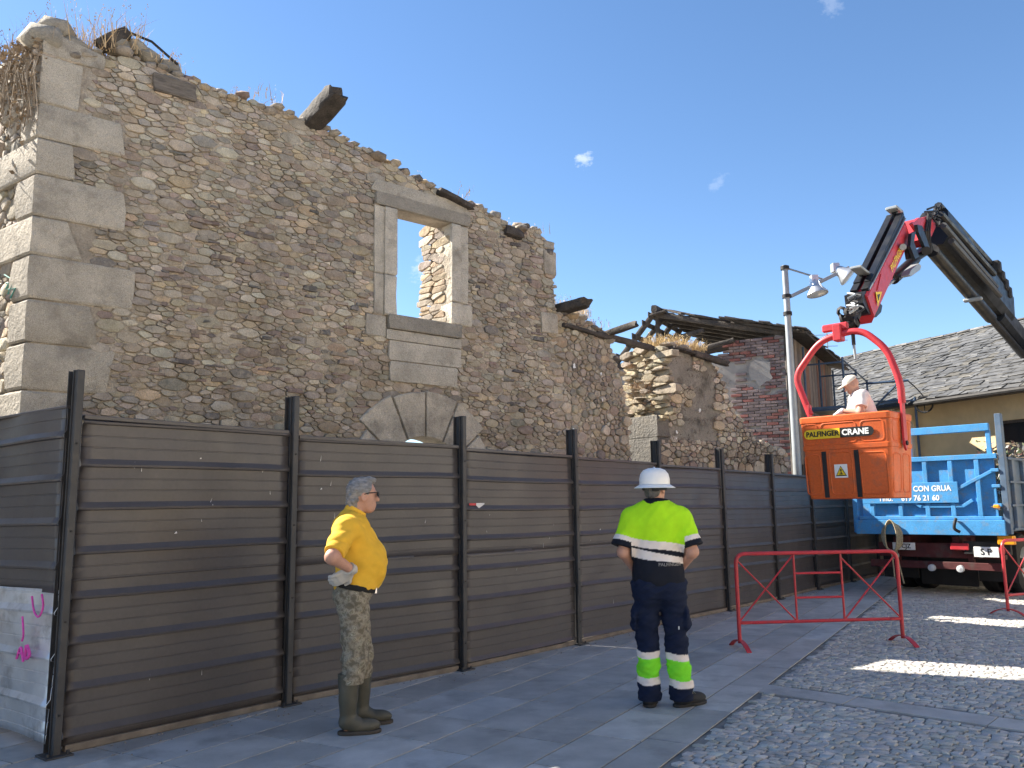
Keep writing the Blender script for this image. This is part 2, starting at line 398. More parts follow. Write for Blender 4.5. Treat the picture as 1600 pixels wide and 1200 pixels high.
def core(P, u, n, ss, zs, top, hole, thick, amp=.012, back=True):
    """the solid body of a wall, stepped to its openings"""
    g = G(); ns, nz = len(ss), len(zs); id_ = {}
    def vt(i, j, b):
        k = (i, j, b)
        if k not in id_:
            z = min(zs[j], top(ss[i])); d = -thick if b else -.010+amp*wnoise(ss[i], z)
            id_[k] = len(g.v); g.v.append(tuple(P+u*ss[i]+Z*z+n*d)); g.c.append((1, 1, 1))
        return id_[k]
    def solid(i, j):
        if not (0 <= i < ns-1 and 0 <= j < nz-1): return False
        sm = (ss[i]+ss[i+1])/2
        if zs[j] >= top(ss[i]) and zs[j] >= top(ss[i+1]): return False
        return not hole(sm, (zs[j]+zs[j+1])/2)
    flip = np.dot(np.cross(u, Z), n) < 0
    def face(*q): g.f.append(q[::-1] if flip else q)
    for i in range(ns-1):
        for j in range(nz-1):
            if not solid(i, j): continue
            face(vt(i, j, 0), vt(i+1, j, 0), vt(i+1, j+1, 0), vt(i, j+1, 0))
            if back: face(vt(i, j, 1), vt(i, j+1, 1), vt(i+1, j+1, 1), vt(i+1, j, 1))
            if not solid(i, j+1): face(vt(i, j+1, 0), vt(i+1, j+1, 0), vt(i+1, j+1, 1), vt(i, j+1, 1))
            if not solid(i, j-1): face(vt(i, j, 1), vt(i+1, j, 1), vt(i+1, j, 0), vt(i, j, 0))
            if not solid(i+1, j): face(vt(i+1, j, 0), vt(i+1, j, 1), vt(i+1, j+1, 1), vt(i+1, j+1, 0))
            if not solid(i-1, j): face(vt(i, j, 1), vt(i, j, 0), vt(i, j+1, 0), vt(i, j+1, 1))
    return g
def lin(pts):
    xs = [p[0] for p in pts]; ys = [p[1] for p in pts]
    return lambda s: float(np.interp(s, xs, ys))
def rock(c, r, R, col_=None):          # a loose stone: a rough, squashed twelve-sided lump
    t = (1+5**.5)/2
    V = np.array([(-1, t, 0), (1, t, 0), (-1, -t, 0), (1, -t, 0), (0, -1, t), (0, 1, t), (0, -1, -t), (0, 1, -t), (t, 0, -1), (t, 0, 1), (-t, 0, -1), (-t, 0, 1)])/1.9
    F = [(0, 11, 5), (0, 5, 1), (0, 1, 7), (0, 7, 10), (0, 10, 11), (1, 5, 9), (5, 11, 4), (11, 10, 2), (10, 7, 6), (7, 1, 8), (3, 9, 4), (3, 4, 2), (3, 2, 6), (3, 6, 8), (3, 8, 9), (4, 9, 5), (2, 4, 11), (6, 2, 10), (8, 6, 7), (9, 8, 1)]
    V = V*R.uniform(.78, 1.2, (12, 1)); a = R.uniform(0, 6.28); V = V @ np.array([[math.cos(a), math.sin(a), 0], [-math.sin(a), math.cos(a), 0], [0, 0, 1]])
    V = V*np.asarray(r)
    cc = STONE_COL[R.choice(len(STONE_COL), p=_w)][0] if col_ is None else col_
    cc = np.array(cc)*R.uniform(.8, 1.2)
    return V+np.asarray(c, float), F, tuple(cc)
def tuft(g, base, nb, hgt, spread, R, colr=(.46, .34, .17), lean=(0, 0, 0), wd=.004):
    """dry grass: bent blades"""
    for _ in range(nb):
        p = np.asarray(base)+A(R.normal(0, spread), R.normal(0, spread), 0); h = hgt*R.uniform(.45, 1.15)
        d = A(R.normal(0, .25), R.normal(0, .25), 1)+np.asarray(lean); d2 = d+A(R.normal(0, .35), R.normal(0, .35), -.25)
        a = R.uniform(0, 6.28); sd = A(math.cos(a), math.sin(a), 0)*wd*R.uniform(.6, 1.4)
        q1 = p+unit(d)*h*.55; q2 = q1+unit(d2)*h*.45
        c_ = tuple(np.array(colr)*R.uniform(.7, 1.25))
        g.add([p-sd, p+sd, q1+sd*.8, q1-sd*.8, q2], [(0, 1, 2, 3), (3, 2, 4)], c_)
        if R.rand() < .35:               # seed head
            for k in range(3):
                e = q2+A(R.normal(0, .012), R.normal(0, .012), R.normal(0, .02)); g.add([e-sd*1.6, e+sd*1.6, e+A(0, 0, .02)], [(0, 1, 2)], c_)

# ------------------------------------------------------------------ ground, paving
g = G(); S = 1500
g.quad((-S, -S, -.06), (S, -S, -.06), (S, S, -.06), (-S, S, -.06))
tag(g.build('ground', MAT['ground'], smooth=0), kind='structure')
# edge between slabs and setts, the direction the slab rows run
E0 = A(.84, 5.19, 0); ED = unit(A(.507, .862, 0)); EN = A(ED[1], -ED[0], 0)      # EN points to the setts
FC = A(-2.965, 5.602, 0); FD = unit(A(5.446+2.965, 15.423-5.602, 0)); FN = A(FD[1], -FD[0], 0)     # fence line
LD = unit(A(-.80, .60, 0))
B0 = gr(1119, 1058); BD = unit(gr(1600, 1131)-gr(1119, 1062)); BN = A(-BD[1], BD[0], 0)   # slab band crossing the setts
g = G(); g.quad((-9, 2, -.012), (16, 2, -.012), (16, 26, -.012), (-9, 26, -.012))
road = tag(g.build('road', MAT['joint'], smooth=0), kind='structure')
pav = tag(G().quad((-9, 2, -.008), *[tuple(p) for p in (E0-ED*3.7-Z*.008, E0+ED*22-Z*.008)], (-9, 26, -.008)).build('pavement', MAT['darkjoint'], smooth=0), kind='structure')
def slab_geo(pts, c, R, th=.035, bev=.0025, tilt=.0012):
    q = np.array(pts, float); cen = q.mean(0); dirs = q-cen; L = np.linalg.norm(dirs[:, :2], axis=1, keepdims=True)
    q2 = cen+dirs*(1-bev/L); dz = R.uniform(-tilt, tilt, len(q)); n = len(q)
    V = [p-Z*th for p in q]+[q[i]+Z*(dz[i]-bev*.6) for i in range(n)]+[q2[i]+Z*dz[i] for i in range(n)]
    F = [tuple(range(2*n, 3*n))]
    for i in range(n):
        j = (i+1) % n; F += [(i, j, n+j, n+i), (n+i, n+j, 2*n+j, 2*n+i)]
    return np.array(V), F, c
R = np.random.RandomState(11); items = []
RW = .405
for r in range(0, 26):
    o = -(r+1)*RW
    if r == 0: o, wd = -.30, .30
    else: o, wd = -.30-r*RW, RW
    t = -4-R.uniform(0, 1)
    while t < 15:
        ln = .95 if r == 0 else R.choice([.6, .75, .9, 1.05])
        gp = .007
        pts = [E0+EN*(o+a)+ED*(t+b) for a, b in ((gp, gp), (wd-gp, gp), (wd-gp, ln-gp), (gp, ln-gp))]
        cen = sum(pts)/4; t += ln
        # keep slabs in front of the hoarding's foot and a little beyond
        if (cen-FC)@FN < -1.2 and (cen-FC)@FD > -1.0: continue
        if cen[1] < 2.2 or abs(cen[0]) > 9: continue
        b = R.uniform(.82, 1.12); c = A(.45, .435, .41)*b
        if R.rand() < .06: c = A(.46, .46, .45)
        items.append(slab_geo(pts, tuple(c), R))
emit(items, pav, 'slab', 'far_slabs', MAT['slab'], 300, smooth=0)
items = []; t = .25
while t < 11:                           # the band of long slabs across the setts
    ln = 1.0; pts = [B0+BD*(t+a)+BN*b for a, b in ((.004, -.30), (ln-.004, -.30), (ln-.004, 0), (.004, 0))]
    if (sum(pts)/4-E0)@EN > .02: items.append(slab_geo(pts, tuple(A(.45, .435, .41)*R.uniform(.92, 1.08)), R))
    t += ln
emit(items, road, 'slab', 'far_slabs', MAT['slab'], 30, smooth=0)
# setts: rough rows of split granite cubes
items = []; row = -40
v = -6.0
while v < 10.5:
    hgt = R.uniform(.055, .085); uu = .0
    off = R.uniform(-4.1, -4.0)
    x = off
    while x < 12.5:
        ln = R.uniform(.05, .105)
        wv = .10*math.sin(x*1.3+v*.5)+.05*math.sin(x*3.1+v*1.3)+.02*math.sin(x*7.7+v*2)
        c0 = B0+BD*(x+ln/2)+BN*(v+hgt/2+wv)
        x += ln
        if (c0-E0)@EN < .05: continue
        bb = (c0-B0)@BN
        if -.35 < bb < .05: continue
        if c0[1] < 2.4 or c0[1] > 16.5 or c0[0] > .75*c0[1]+1.2: continue
        gp = R.uniform(.003, .007); dz = R.uniform(-.003, .003)
        pts = [c0+BD*(a*(ln/2-gp)+R.uniform(-.009, .009))+BN*(b*(hgt/2-gp)+R.uniform(-.009, .009))+Z*dz for a, b in ((-1, -1), (1, -1), (1, 1), (-1, 1))]
        c = A(.46, .44, .405)*R.uniform(.85, 1.15)*(1+R.uniform(-.03, .03, 3))
        items.append(slab_geo(pts, tuple(c), R, .03, .006, .0025))
    v += hgt
emit(items, road, 'sett', 'small_setts', MAT['sett'], 300, smooth=40)
print('setts', len(items))
items = []
for _ in range(240):                    # grit blown along the foot of the hoarding
    t = R.uniform(0, 13)**1.0; q = R.uniform(.003, .011); dd = abs(R.normal(0, .18))
    items.append((FC+FD*t+FN*(.07+dd)+Z*q*.3, q))


gg_ = G()
for p_, q_ in items:
    v_, f_, c_ = rock(p_, (q_, q_, q_*.7), R, (.25, .23, .2)); gg_.add(v_, f_, c_)
o = gg_.build('grit', MAT['stone'], pav, smooth=0); o['kind'] = 'stuff'

# ------------------------------------------------------------------ the ruined stone house
WA = rad(50); U_ = A(math.sin(WA), math.cos(WA), 0); N_ = A(U_[1], -U_[0], 0)         # front wall runs along U_, faces N_
WC = A(-4.50, 7.60, 0)
VA = rad(-54); V_ = A(math.sin(VA), math.cos(VA), 0); M_ = A(V_[1], -V_[0], 0)*1.0    # left side wall
if M_[1] > 0: M_ = -M_
ruin = thing('ruined_house', 'tall roofless ruined house of brown rubble stone with granite corner blocks and window', 'ruin', tuple(WC))
topH = lin([(-.3, 5.97), (.1, 6.0), (.4, 6.12), (.75, 6.26), (1.1, 6.20), (1.65, 6.17), (2.2, 6.18), (2.65, 6.14), (3.29, 6.05), (3.8, 5.95), (4.2, 5.85), (4.6, 5.73), (5.3, 5.66), (5.75, 5.56), (5.86, 5.44), (6.1, 5.52), (6.4, 5.55), (6.58, 5.40), (6.70, 4.95), (6.75, 4.4)])
tH = lambda s: topH(s)-.03+.035*wnoise(s, 0, 2)
qz = [0, .42, .85, 1.3, 1.75, 2.2, 2.66, 3.11, 3.53, 3.96, 4.34, 4.75, 5.12, 5.47, 5.97]
fl = [.7, .4, .8, .4, .75, .45, .80, .62, .98, .52, .84, .33, .80, .42]
WIN = (3.97, 4.82, 3.93, 5.30)
AC, AR = (4.42, 1.78), .64
def holeH(s, z):
    if WIN[0] < s < WIN[1] and WIN[2] < z < WIN[3]: return True
    if abs(s-AC[0]) < AR-.01 and z < AC[1]: return True
    return (s-AC[0])**2+(z-AC[1])**2 < (AR+.06)**2
def lines(a, b, step, extra=()):
    L = sorted(set([round(x, 4) for x in np.arange(a, b, step)]+[b]+list(extra)))
    return [x for i, x in enumerate(L) if x in extra or x == b or i == 0 or not any(abs(x-e) < step*.3 for e in extra)]
ss = lines(0.02, 6.75, .09, WIN[:2]); zs = lines(0, 6.5, .1, WIN[2:])
core(WC, U_, N_, ss, zs, tH, holeH, .27).build('front_wall', MAT['mortar'], ruin, smooth=50)
# the inner leaf, its opening splayed wider than the outer one
def holeI(s, z): return (3.66 < s < 4.87 and 3.86 < z < 5.58) or (abs(s-AC[0]) < AR+.05 and z < 2.75)
core(WC-N_*.272, U_, N_, lines(.02, 6.74, .13, (3.66, 4.87)), lines(0, 6.5, .13, (3.86, 5.58)), lambda s: tH(s)-.02, holeI, .25).build('inner_leaf', MAT['mortar'], ruin, smooth=50)
fwall = ruin.children[0]
def keepH(s, z):
    if z > topH(s)-.02 or s < .0 or s > 6.72 or z < 1.85: return False
    if s < 1.05 and z < 6.15:
        i = int(np.searchsorted(qz, z))-1
        if 0 <= i < 14 and s < fl[i]-.03: return False
    if WIN[0]-.2 < s < WIN[1]+.1 and WIN[2]-.1 < z < WIN[3]+.12: return False
    d = math.hypot(s-AC[0], z-AC[1])
    if d < AR+.25: return False
    if 3.16 < s < 3.33 and 2.83 < z < 3.02: return False       # a small hole where a stone has gone
    return True
Rw = np.random.RandomState(5); items = []
for pg in rubble(0, 6.8, 1.85, 6.4, keepH, 21, big=.058, small=.0175, st=2.25, gap=.005):
    low = pg[:, 1].mean() < 3.1
    items.append(stone_geo(pg, WC, U_, N_, Rw, (.020 if low else .013)*Rw.choice([.4, .8, 1, 1.5]), base=.002))
# long slate courses, laid flat, here and there
for _ in range(230):
    s = Rw.uniform(.5, 6.5); z = np.clip(Rw.normal(4.0, .75), 2.5, 5.9); ln = Rw.uniform(.08, .26); h = Rw.uniform(.016, .05)
    if not keepH(s, z) or not keepH(s+ln, z+.06) or (s < 1.0): continue
    if 3.6 < s+ln and s < 5.05 and 2.9 < z < 5.7: continue
    pg = np.array([(s, z), (s+ln, z+Rw.uniform(-.015, .015)), (s+ln*.97, z+h*1.3), (s+.02, z+h*1.2)])
    items.append(stone_geo(pg, WC, U_, N_, Rw, .030, base=.010, tint=[(.12, .11, .105), (.20, .15, .13), (.18, .15, .12), (.27, .23, .18), (.25, .2, .16)][Rw.randint(5)]))
vis = lambda x, y: y < fence_top(x)
emit(items, fwall, 'stone', 'small_rubble', MAT['stone'], 300, vis, smooth=32)
print('front stones', len(items))
# loose stones along the broken top
items = []; s = .0
while s < 6.7:
    r = Rw.uniform(.035, .085); z = topH(s)+Rw.uniform(-.06, .03)
    for d in (-.02, -.2, -.42):
        q = r*Rw.uniform(.7, 1.2); items.append(rock(WC+U_*(s+Rw.uniform(-.05, .05))+N_*(d+Rw.uniform(-.06, .04))+Z*(z+(.05 if d < -.1 else 0)), (q*1.35, q*1.1, q*.75), Rw))
    s += r*1.25
for (s, z, q) in ((-.02, 6.17, .20), (.22, 6.20, .16), (.05, 6.32, .15), (.62, 6.38, .15), (.80, 6.42, .12), (.95, 6.36, .13), (1.15, 6.30, .12)):
    items.append(rock(WC+U_*s-N_*.15+Z*z, (q*1.3, q*1.1, q*.8), Rw, (.30, .27, .22)))
emit(items, fwall, 'coping_stone', 'loose_stones', MAT['stone'], 150, vis, smooth=60)
# ---- left side wall
tS = lin([(-.1, 5.97), (.4, 6.15), (1, 6.25), (2, 6.3), (4, 5.9), (7, 5.6)])
core(WC, V_, M_, lines(.02, 7, .14), lines(0, 6.5, .14), lambda s: tS(s)-.03+.04*wnoise(s, 1, 5), lambda s, z: False, .66).build('side_wall', MAT['mortar'], ruin, smooth=50)
swall = ruin.children[-1]
items = [stone_geo(pg, WC, V_, M_, Rw, .03) for pg in rubble(0, 4, 1.8, 6.3, lambda s, z: s > (.9 if int(np.searchsorted(qz, min(z, 5.9)))-1 >= 0 and fl[min(13, int(np.searchsorted(qz, z))-1)] <= .6 else .4) and z < tS(s)-.02, 22, big=.12, small=.04, st=1.5)]
for k in range(26):
    s = Rw.uniform(0, 3.5); q = Rw.uniform(.08, .16); items.append(rock(WC+V_*s-M_*Rw.uniform(0, .5)+Z*(tS(s)+.02), (q*1.3, q, q*.8), Rw))
emit(items, swall, 'stone', 'small_rubble', MAT['stone'], 120, vis)
# ---- granite corner blocks
def block(parent, name, plan_lo, plan_hi, z0, z1, R, c=None, bev=.014):
    """a dressed block: plan polygon at the bottom and at the top"""
    k = len(plan_lo); c = c or tuple(A(.47, .415, .335)*R.uniform(.86, 1.1)); g = G(); V = []
    cl = sum(plan_lo)/k; ch = sum(plan_hi)/k
    def sh(p, cc): d = cc-p; return p+unit(d)*bev
    for j in range(k): V.append(sh(plan_lo[j], cl)+Z*z0)
    for j in range(k): V.append(plan_lo[j]+Z*(z0+bev)+R.uniform(-.004, .004, 3))
    for j in range(k): V.append((plan_lo[j]+plan_hi[j])/2+Z*(z0+z1)/2+R.uniform(-.010, .010, 3)+(unit((plan_lo[j]-cl)*A(1, 1, 0))*R.uniform(.0, .03) if k == 6 and j in (1, 2, 4, 5) else 0))
    for j in range(k): V.append(plan_hi[j]+Z*(z1-bev)+R.uniform(-.004, .004, 3))
    for j in range(k): V.append(sh(plan_hi[j], ch)+Z*z1)
    F = []
    ar = sum((plan_lo[j-1][0]*plan_lo[j][1]-plan_lo[j][0]*plan_lo[j-1][1]) for j in range(k))
    for r in range(4):
        for j in range(k):
            f = (r*k+j, r*k+(j+1) % k, (r+1)*k+(j+1) % k, (r+1)*k+j); F.append(f if ar > 0 else f[::-1])
    F += [tuple(range(k))[::-1] if ar > 0 else tuple(range(k)), tuple(range(4*k, 5*k)) if ar > 0 else tuple(range(4*k, 5*k))[::-1]]
    g.add(V, F, c); return g.build(name, MAT['granite'], parent, smooth=30)
CO = WC+N_*.016+M_*.016-U_*.02
def lean(z): return -U_*.030*(z-2.9)/3-V_*.0
for i in range(14):
    a0 = fl[i]; s0 = .35 if fl[i] > .6 else .85
    j0, j1 = Rw.uniform(-.09, .09, 2); lo = lean(qz[i]); hi = lean(qz[i+1])
    def plan(o, e): return [CO+o, CO+o+U_*(a0+e), CO+o+U_*(a0+e)-N_*.3, CO+o-N_*.3-M_*.3, CO+o+V_*s0-M_*.3, CO+o+V_*s0]
    block(ruin, 'corner_block', plan(lo, j0), plan(hi, j1-(.12 if i in (8, 9, 13) else 0)), qz[i]+.004+Rw.uniform(-.01, .01), qz[i+1]-.004+Rw.uniform(-.01, .0), Rw, bev=.022)
# the big capping block on the corner
pl = [CO+lean(6), CO+U_*.55+lean(6), CO+U_*.55-N_*.5, CO-N_*.6-M_*.5+V_*.2, CO+V_*.5-M_*.4, CO+V_*.5]
block(ruin, 'corner_block', pl, [p+Z*(.10 if i == 0 else 0) for i, p in enumerate(pl)], 5.975, 6.14, Rw)
for (s, z, w_, h_) in ((6.50, 4.90, .23, .36), (6.42, 4.02, .32, .3), (6.50, 5.02+.27, .2, .12), (.36, 6.02, .0, 0)):
    if w_: block(ruin, 'corner_block', [WC+U_*(s)+N_*.03, WC+U_*(s+w_)+N_*.03, WC+U_*(s+w_)-N_*.4, WC+U_*s-N_*.4], [WC+U_*(s)+N_*.03, WC+U_*(s+w_)+N_*.03, WC+U_*(s+w_)-N_*.4, WC+U_*s-N_*.4], z, z+h_, Rw)
# ---- window surround
def wblock(name, s0, s1, z0, z1, pr_=.05, dep=.3, c=None, e0=0, e1=0, par=None):
    lo = [WC+U_*s0+N_*pr_, WC+U_*s1+N_*pr_, WC+U_*s1-N_*dep, WC+U_*s0-N_*dep]
    hi = [WC+U_*(s0+e0)+N_*pr_, WC+U_*(s1+e1)+N_*pr_, WC+U_*(s1+e1)-N_*dep, WC+U_*(s0+e0)-N_*dep]
    return block(par or ruin, name, lo, hi, z0+.004, z1-.004, Rw, c)
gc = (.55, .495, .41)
for z0, z1 in ((3.90, 4.42), (4.42, 5.30)):
    wblock('window_jamb', 3.80, 3.972, z0, z1, .055, .28, gc); wblock('window_jamb', 3.66, 3.797, z0, z1, .03, .3, tuple(A(*gc)*.93))
for z0, z1 in ((3.92, 4.22), (4.22, 5.30)):
    wblock('window_jamb', 4.818, 4.97, z0, z1, .055, .28, gc); wblock('window_jamb', 4.973, 5.10+(.06 if z0 < 4 else 0), z0, z1, .03, .3, tuple(A(*gc)*.95))
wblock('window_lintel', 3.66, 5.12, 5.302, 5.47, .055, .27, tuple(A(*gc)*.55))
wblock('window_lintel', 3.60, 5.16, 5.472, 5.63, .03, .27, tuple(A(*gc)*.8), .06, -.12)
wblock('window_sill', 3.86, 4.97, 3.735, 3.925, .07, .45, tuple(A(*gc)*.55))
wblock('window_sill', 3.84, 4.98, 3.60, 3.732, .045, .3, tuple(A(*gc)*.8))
wblock('apron_block', 3.88, 4.98, 3.345, 3.597, .04, .25, tuple(A(*gc)*.88)); wblock('apron_block', 3.90, 4.92, 3.085, 3.342, .035, .25, tuple(A(*gc)*.84))
wblock('apron_block', 3.56, 3.83, 3.62, 3.89, .03, .25, tuple(A(*gc)*.78))
# rubble lining of the window's right reveal and the head
RP = WC+U_*4.822-N_*.28; items = []
for pg in rubble(0.0, .25, 3.9, 5.34, lambda s, z: True, 31, big=.06, small=.028, st=2.3):
    items.append(stone_geo(pg, RP, -N_, -U_, Rw, .018, tint=[(.37, .29, .2), (.41, .36, .29), (.33, .25, .17), (.28, .24, .2)][Rw.randint(4)]))
emit(items, fwall, 'reveal_stone', 'small_reveal_stones', MAT['stone'], 60, smooth=18)
items = [rock(WC+U_*Rw.uniform(3.97, 4.85)-N_*Rw.uniform(.28, .5)+Z*(5.61+Rw.uniform(-.02, .05)), (.09, .08, .05), Rw) for _ in range(26)]
items += [rock(WC+U_*Rw.uniform(3.97, 4.85)-N_*Rw.uniform(.42, .52)+Z*(3.86+Rw.uniform(-.03, .03)), (.09, .08, .04), Rw) for _ in range(14)]
items += [rock(WC+U_*(3.64+Rw.uniform(-.03, .01))-N_*Rw.uniform(.32, .5)+Z*Rw.uniform(3.95, 5.3), (.05, .07, .06), Rw) for _ in range(40)]
emit(items, fwall, 'reveal_stone', 'small_reveal_stones', MAT['stone'], 40, smooth=60)
# ---- arch of the door: long wedge stones
an = [12, 40, 66, 90, 114, 140, 168]
for i in range(6):
    a0, a1 = rad(an[i]+.5), rad(an[i+1]-.5); ro = 1.24 if i in (1, 2, 3, 4) else 1.1
    ro *= Rw.uniform(.97, 1.03); pts = []
    for k in range(4): t = a0+(a1-a0)*k/3; pts.append((AC[0]+AR*math.cos(t), AC[1]+AR*math.sin(t)))
    for k in range(4): t = a1+(a0-a1)*k/3; pts.append((AC[0]+ro*math.cos(t), AC[1]+ro*math.sin(t)))
    q = np.array(pts); cen = q.mean(0); V = []
    for d, sc_ in ((-.35, 1), (.028, 1), (.045, .955)):
        for p in q: e = cen+(p-cen)*sc_; V.append(WC+U_*e[0]+Z*e[1]+N_*(d+Rw.uniform(-.003, .003)))
    F = [tuple(range(16, 24))]+[(r*8+j, r*8+(j+1) % 8, (r+1)*8+(j+1) % 8, (r+1)*8+j) for r in (0, 1) for j in range(8)]
    gg = G(); gg.add(V, F, tuple(A(.50, .44, .355)*Rw.uniform(.88, 1.08))); gg.build('arch_stone', MAT['granite'], ruin, smooth=35)
# the dark little hole
# ---- timbers left in the wall top
def timber(parent, a, b, wd, ht, R, broken=True, mt='oldwood', name='timber', tw=.012):
    """a weathered beam with a splintered end at b"""
    a = np.asarray(a, float); b = np.asarray(b, float); d, sd, uu = frame(b-a); L = np.linalg.norm(b-a); g = G(); n = 12; V = []; k = max(4, int(L/.09))
    for i in range(k+1):
        t = i/k
        for j in range(n):
            an_ = 2*math.pi*j/n+.26; ca, sa = math.cos(an_), math.sin(an_)
            x = np.sign(ca)*abs(ca)**.45*wd/2*R.uniform(.9, 1.04); y = np.sign(sa)*abs(sa)**.45*ht/2*R.uniform(.9, 1.04)
            e = R.uniform(-.09, .05)*(1 if broken and i == k else .05)*min(1, L); sh = 1-(.25 if broken and i == k else 0)*R.rand()
            V.append(a+d*(t*L+e)+sd*(x*sh+tw*math.sin(t*5))+uu*y*sh)
    F = [(i*n+j, i*n+(j+1) % n, (i+1)*n+(j+1) % n, (i+1)*n+j) for i in range(k) for j in range(n)]
    F = [f[::-1] for f in F]
    V.append(b-d*R.uniform(.05, .12) if broken else b); F += [(k*n+j, len(V)-1, k*n+(j+1) % n)[::-1] for j in range(n)]; F.append(tuple(range(n)))
    g.add(V, F); return g.build(name, MAT[mt], parent, smooth=40)
def WP(s, z, d=0): return WC+U_*s+Z*z+N_*d
timber(ruin, WP(2.80, 6.05, -.35), WP(2.86, 6.33, .52), .26, .24, Rw, name='beam_end')
pl_ = block(ruin, 'old_beam', [WP(.98, 0, .05), WP(1.42, 0, .05), WP(1.42, 0, -.3), WP(.98, 0, -.3)], [WP(.96, 0, .05), WP(1.40, 0, .05), WP(1.40, 0, -.3), WP(.96, 0, -.3)], 5.93, 6.12, Rw)
pl_.data.materials.clear(); pl_.data.materials.append(mat('grey split oak', (.17, .145, .12), .9, var=.4, scale=6, stretch=(1, 1, 7), bump=.9, bscale=12, bdist=.02))
timber(ruin, WP(4.6, 5.69, .02), WP(5.15, 5.58, .03), .2, .08, Rw, name='rotten_plank'); timber(ruin, WP(5.75, 5.40, .0), WP(6.05, 5.37, .03), .2, .14, Rw, name='rotten_plank')
timber(ruin, WP(.45, 6.28, -.1), WP(.72, 6.52, -.05), .14, .14, Rw, name='rotten_plank')
G().tube([WP(.7, 6.55, -.1), WP(.95, 6.50, -.05), WP(1.22, 6.32, -.02)], .014, 6).build('bent_rod', MAT['dirty'], ruin)
# dry growth on the wall head
g = G(); Rg = np.random.RandomState(9)
for _ in range(46):
    s = Rg.choice([Rg.uniform(.05, 1.3), Rg.uniform(0, 6.6)], p=[.72, .28]); hh = .48 if s < .8 else .2
    tuft(g, WP(s, topH(s)+.06, Rg.uniform(-.5, -.02)), 15 if s < 1.3 else 8, hh, .07, Rg, (.56, .41, .24), wd=.0045)
for _ in range(26):
    s = Rg.uniform(0, 2.0); tuft(g, WC+V_*s+Z*(tS(s)+.05)-M_*Rg.uniform(0, .4), 16, .4, .08, Rg, (.40, .30, .2), wd=.0045)
o = g.build('dry_grass', MAT['straw'], ruin, smooth=0); o['kind'] = 'stuff'
g = G()                                 # withered creeper hanging over the side wall
for _ in range(900):
    s = abs(Rg.normal(.35, .5)); z = tS(s)-abs(Rg.normal(0, .45))-.0; p = WC+V_*s+Z*(z+.1)+M_*Rg.uniform(.02, .14)
    a = unit(Rg.normal(0, 1, 3)); b = unit(np.cross(a, Rg.normal(0, 1, 3))); q = Rg.uniform(.015, .045)
    g.add([p-a*q, p+b*q*.5, p+a*q, p-b*q*.5], [(0, 1, 2, 3)], tuple(A(.33, .25, .17)*Rg.uniform(.6, 1.3)))
for _ in range(60):
    s = abs(Rg.normal(.4, .5)); z = tS(s)+.05; p = WC+V_*s+M_*.08; g.tube([p+Z*z, p+Z*(z-.3)+M_*.06+V_*Rg.normal(0, .06), p+Z*(z-.3-Rg.uniform(.1, .6))+M_*.03+V_*Rg.normal(0, .1)], .005, 4, (.25, .19, .13))
o = g.build('withered_creeper', MAT['straw'], ruin, smooth=0); o['kind'] = 'stuff'
# green spray mark on the corner block, white splashes
def splash(parent, name, P, u, n, r, mt, R, k=11):
    g = G(); q = [P+u*math.cos(t)*r*R.uniform(.45, 1.1)+Z*math.sin(t)*r*1.25*R.uniform(.45, 1.1) for t in np.arange(k)*6.283/k]
    if np.dot(np.cross(u, Z), n) < 0: q = q[::-1]
    g.prism(q, n*.006); return g.build(name, MAT[mt], parent, smooth=0)
for dz, ds in ((0, .28), (.06, .33), (-.05, .22)):
    G().tube([WC+V_*(ds+.10)+M_*.052+Z*(3.62+dz), WC+V_*ds+M_*.054+Z*(3.70+dz), WC+V_*(ds+.16)+M_*.052+Z*(3.74+dz*1.5)], .009, 4).build('spray_mark', MAT['teal'], ruin)

# ---- lower wall that carries on to the right
low = thing('low_stone_wall', 'lower cobble wall stepping down from the tall ruin, broken roof beams on top', 'stone wall', tuple(WP(7.5, 0)))
topL = lin([(6.76, 4.36), (7.3, 4.33), (7.62, 4.22), (7.85, 4.05), (7.95, 3.85), (8.1, 3.55), (8.2, 3.0), (8.26, 2.3), (8.3, 0)])
core(WC, U_, N_, lines(6.76, 8.26, .09), lines(0, 4.5, .1), lambda s: max(0, topL(s)-.02+.02*wnoise(s, 3)), lambda s, z: False, .62).build('wall', MAT['mortar'], low, smooth=50)
lw = low.children[0]
items = []
for pg in rubble(6.78, 8.3, 1.6, 4.4, lambda s, z: z < topL(s)-.03, 41, big=.078, small=.032, st=1.25, gap=.012):
    items.append(stone_geo(pg, WC, U_, N_, Rw, .030*Rw.choice([.6, .9, 1.2])))
s = 6.8
while s < 8.25:
    q = Rw.uniform(.06, .10)
    for d in (-.03, -.25, -.5): items.append(rock(WP(s, topL(s)+Rw.uniform(-.03, .04), d), (q*1.3, q*1.1, q*.75), Rw))
    s += q*1.4
emit(items, lw, 'stone', 'small_rubble', MAT['stone'], 300, vis)
timber(low, WP(6.86, 4.42, -.3), WP(6.98, 4.47, .40), .22, .16, Rw, name='beam_end')
timber(low, WP(7.78, 4.12, -.35), WP(7.92, 4.26, .50), .11, .10, Rw, name='beam_end')
timber(low, WP(6.84, 4.18, .03), WP(7.75, 4.10, .03), .1, .06, Rw, name='wall_plate')
timber(low, WP(7.55, 4.13, .02), WP(8.95, 4.08, -.05), .09, .10, Rw, name='wall_plate')
g = G()
for _ in range(22): tuft(g, WP(Rg.uniform(6.85, 7.6), 4.42, Rg.uniform(-.5, -.05)), 16, .26, .06, Rg, (.60, .42, .18), wd=.003)
for _ in range(6): tuft(g, WP(Rg.uniform(7.5, 7.8), 4.28, Rg.uniform(-.3, 0)), 10, .1, .06, Rg, (.34, .17, .10))
o = g.build('dry_grass', MAT['straw'], low, smooth=0); o['kind'] = 'stuff'
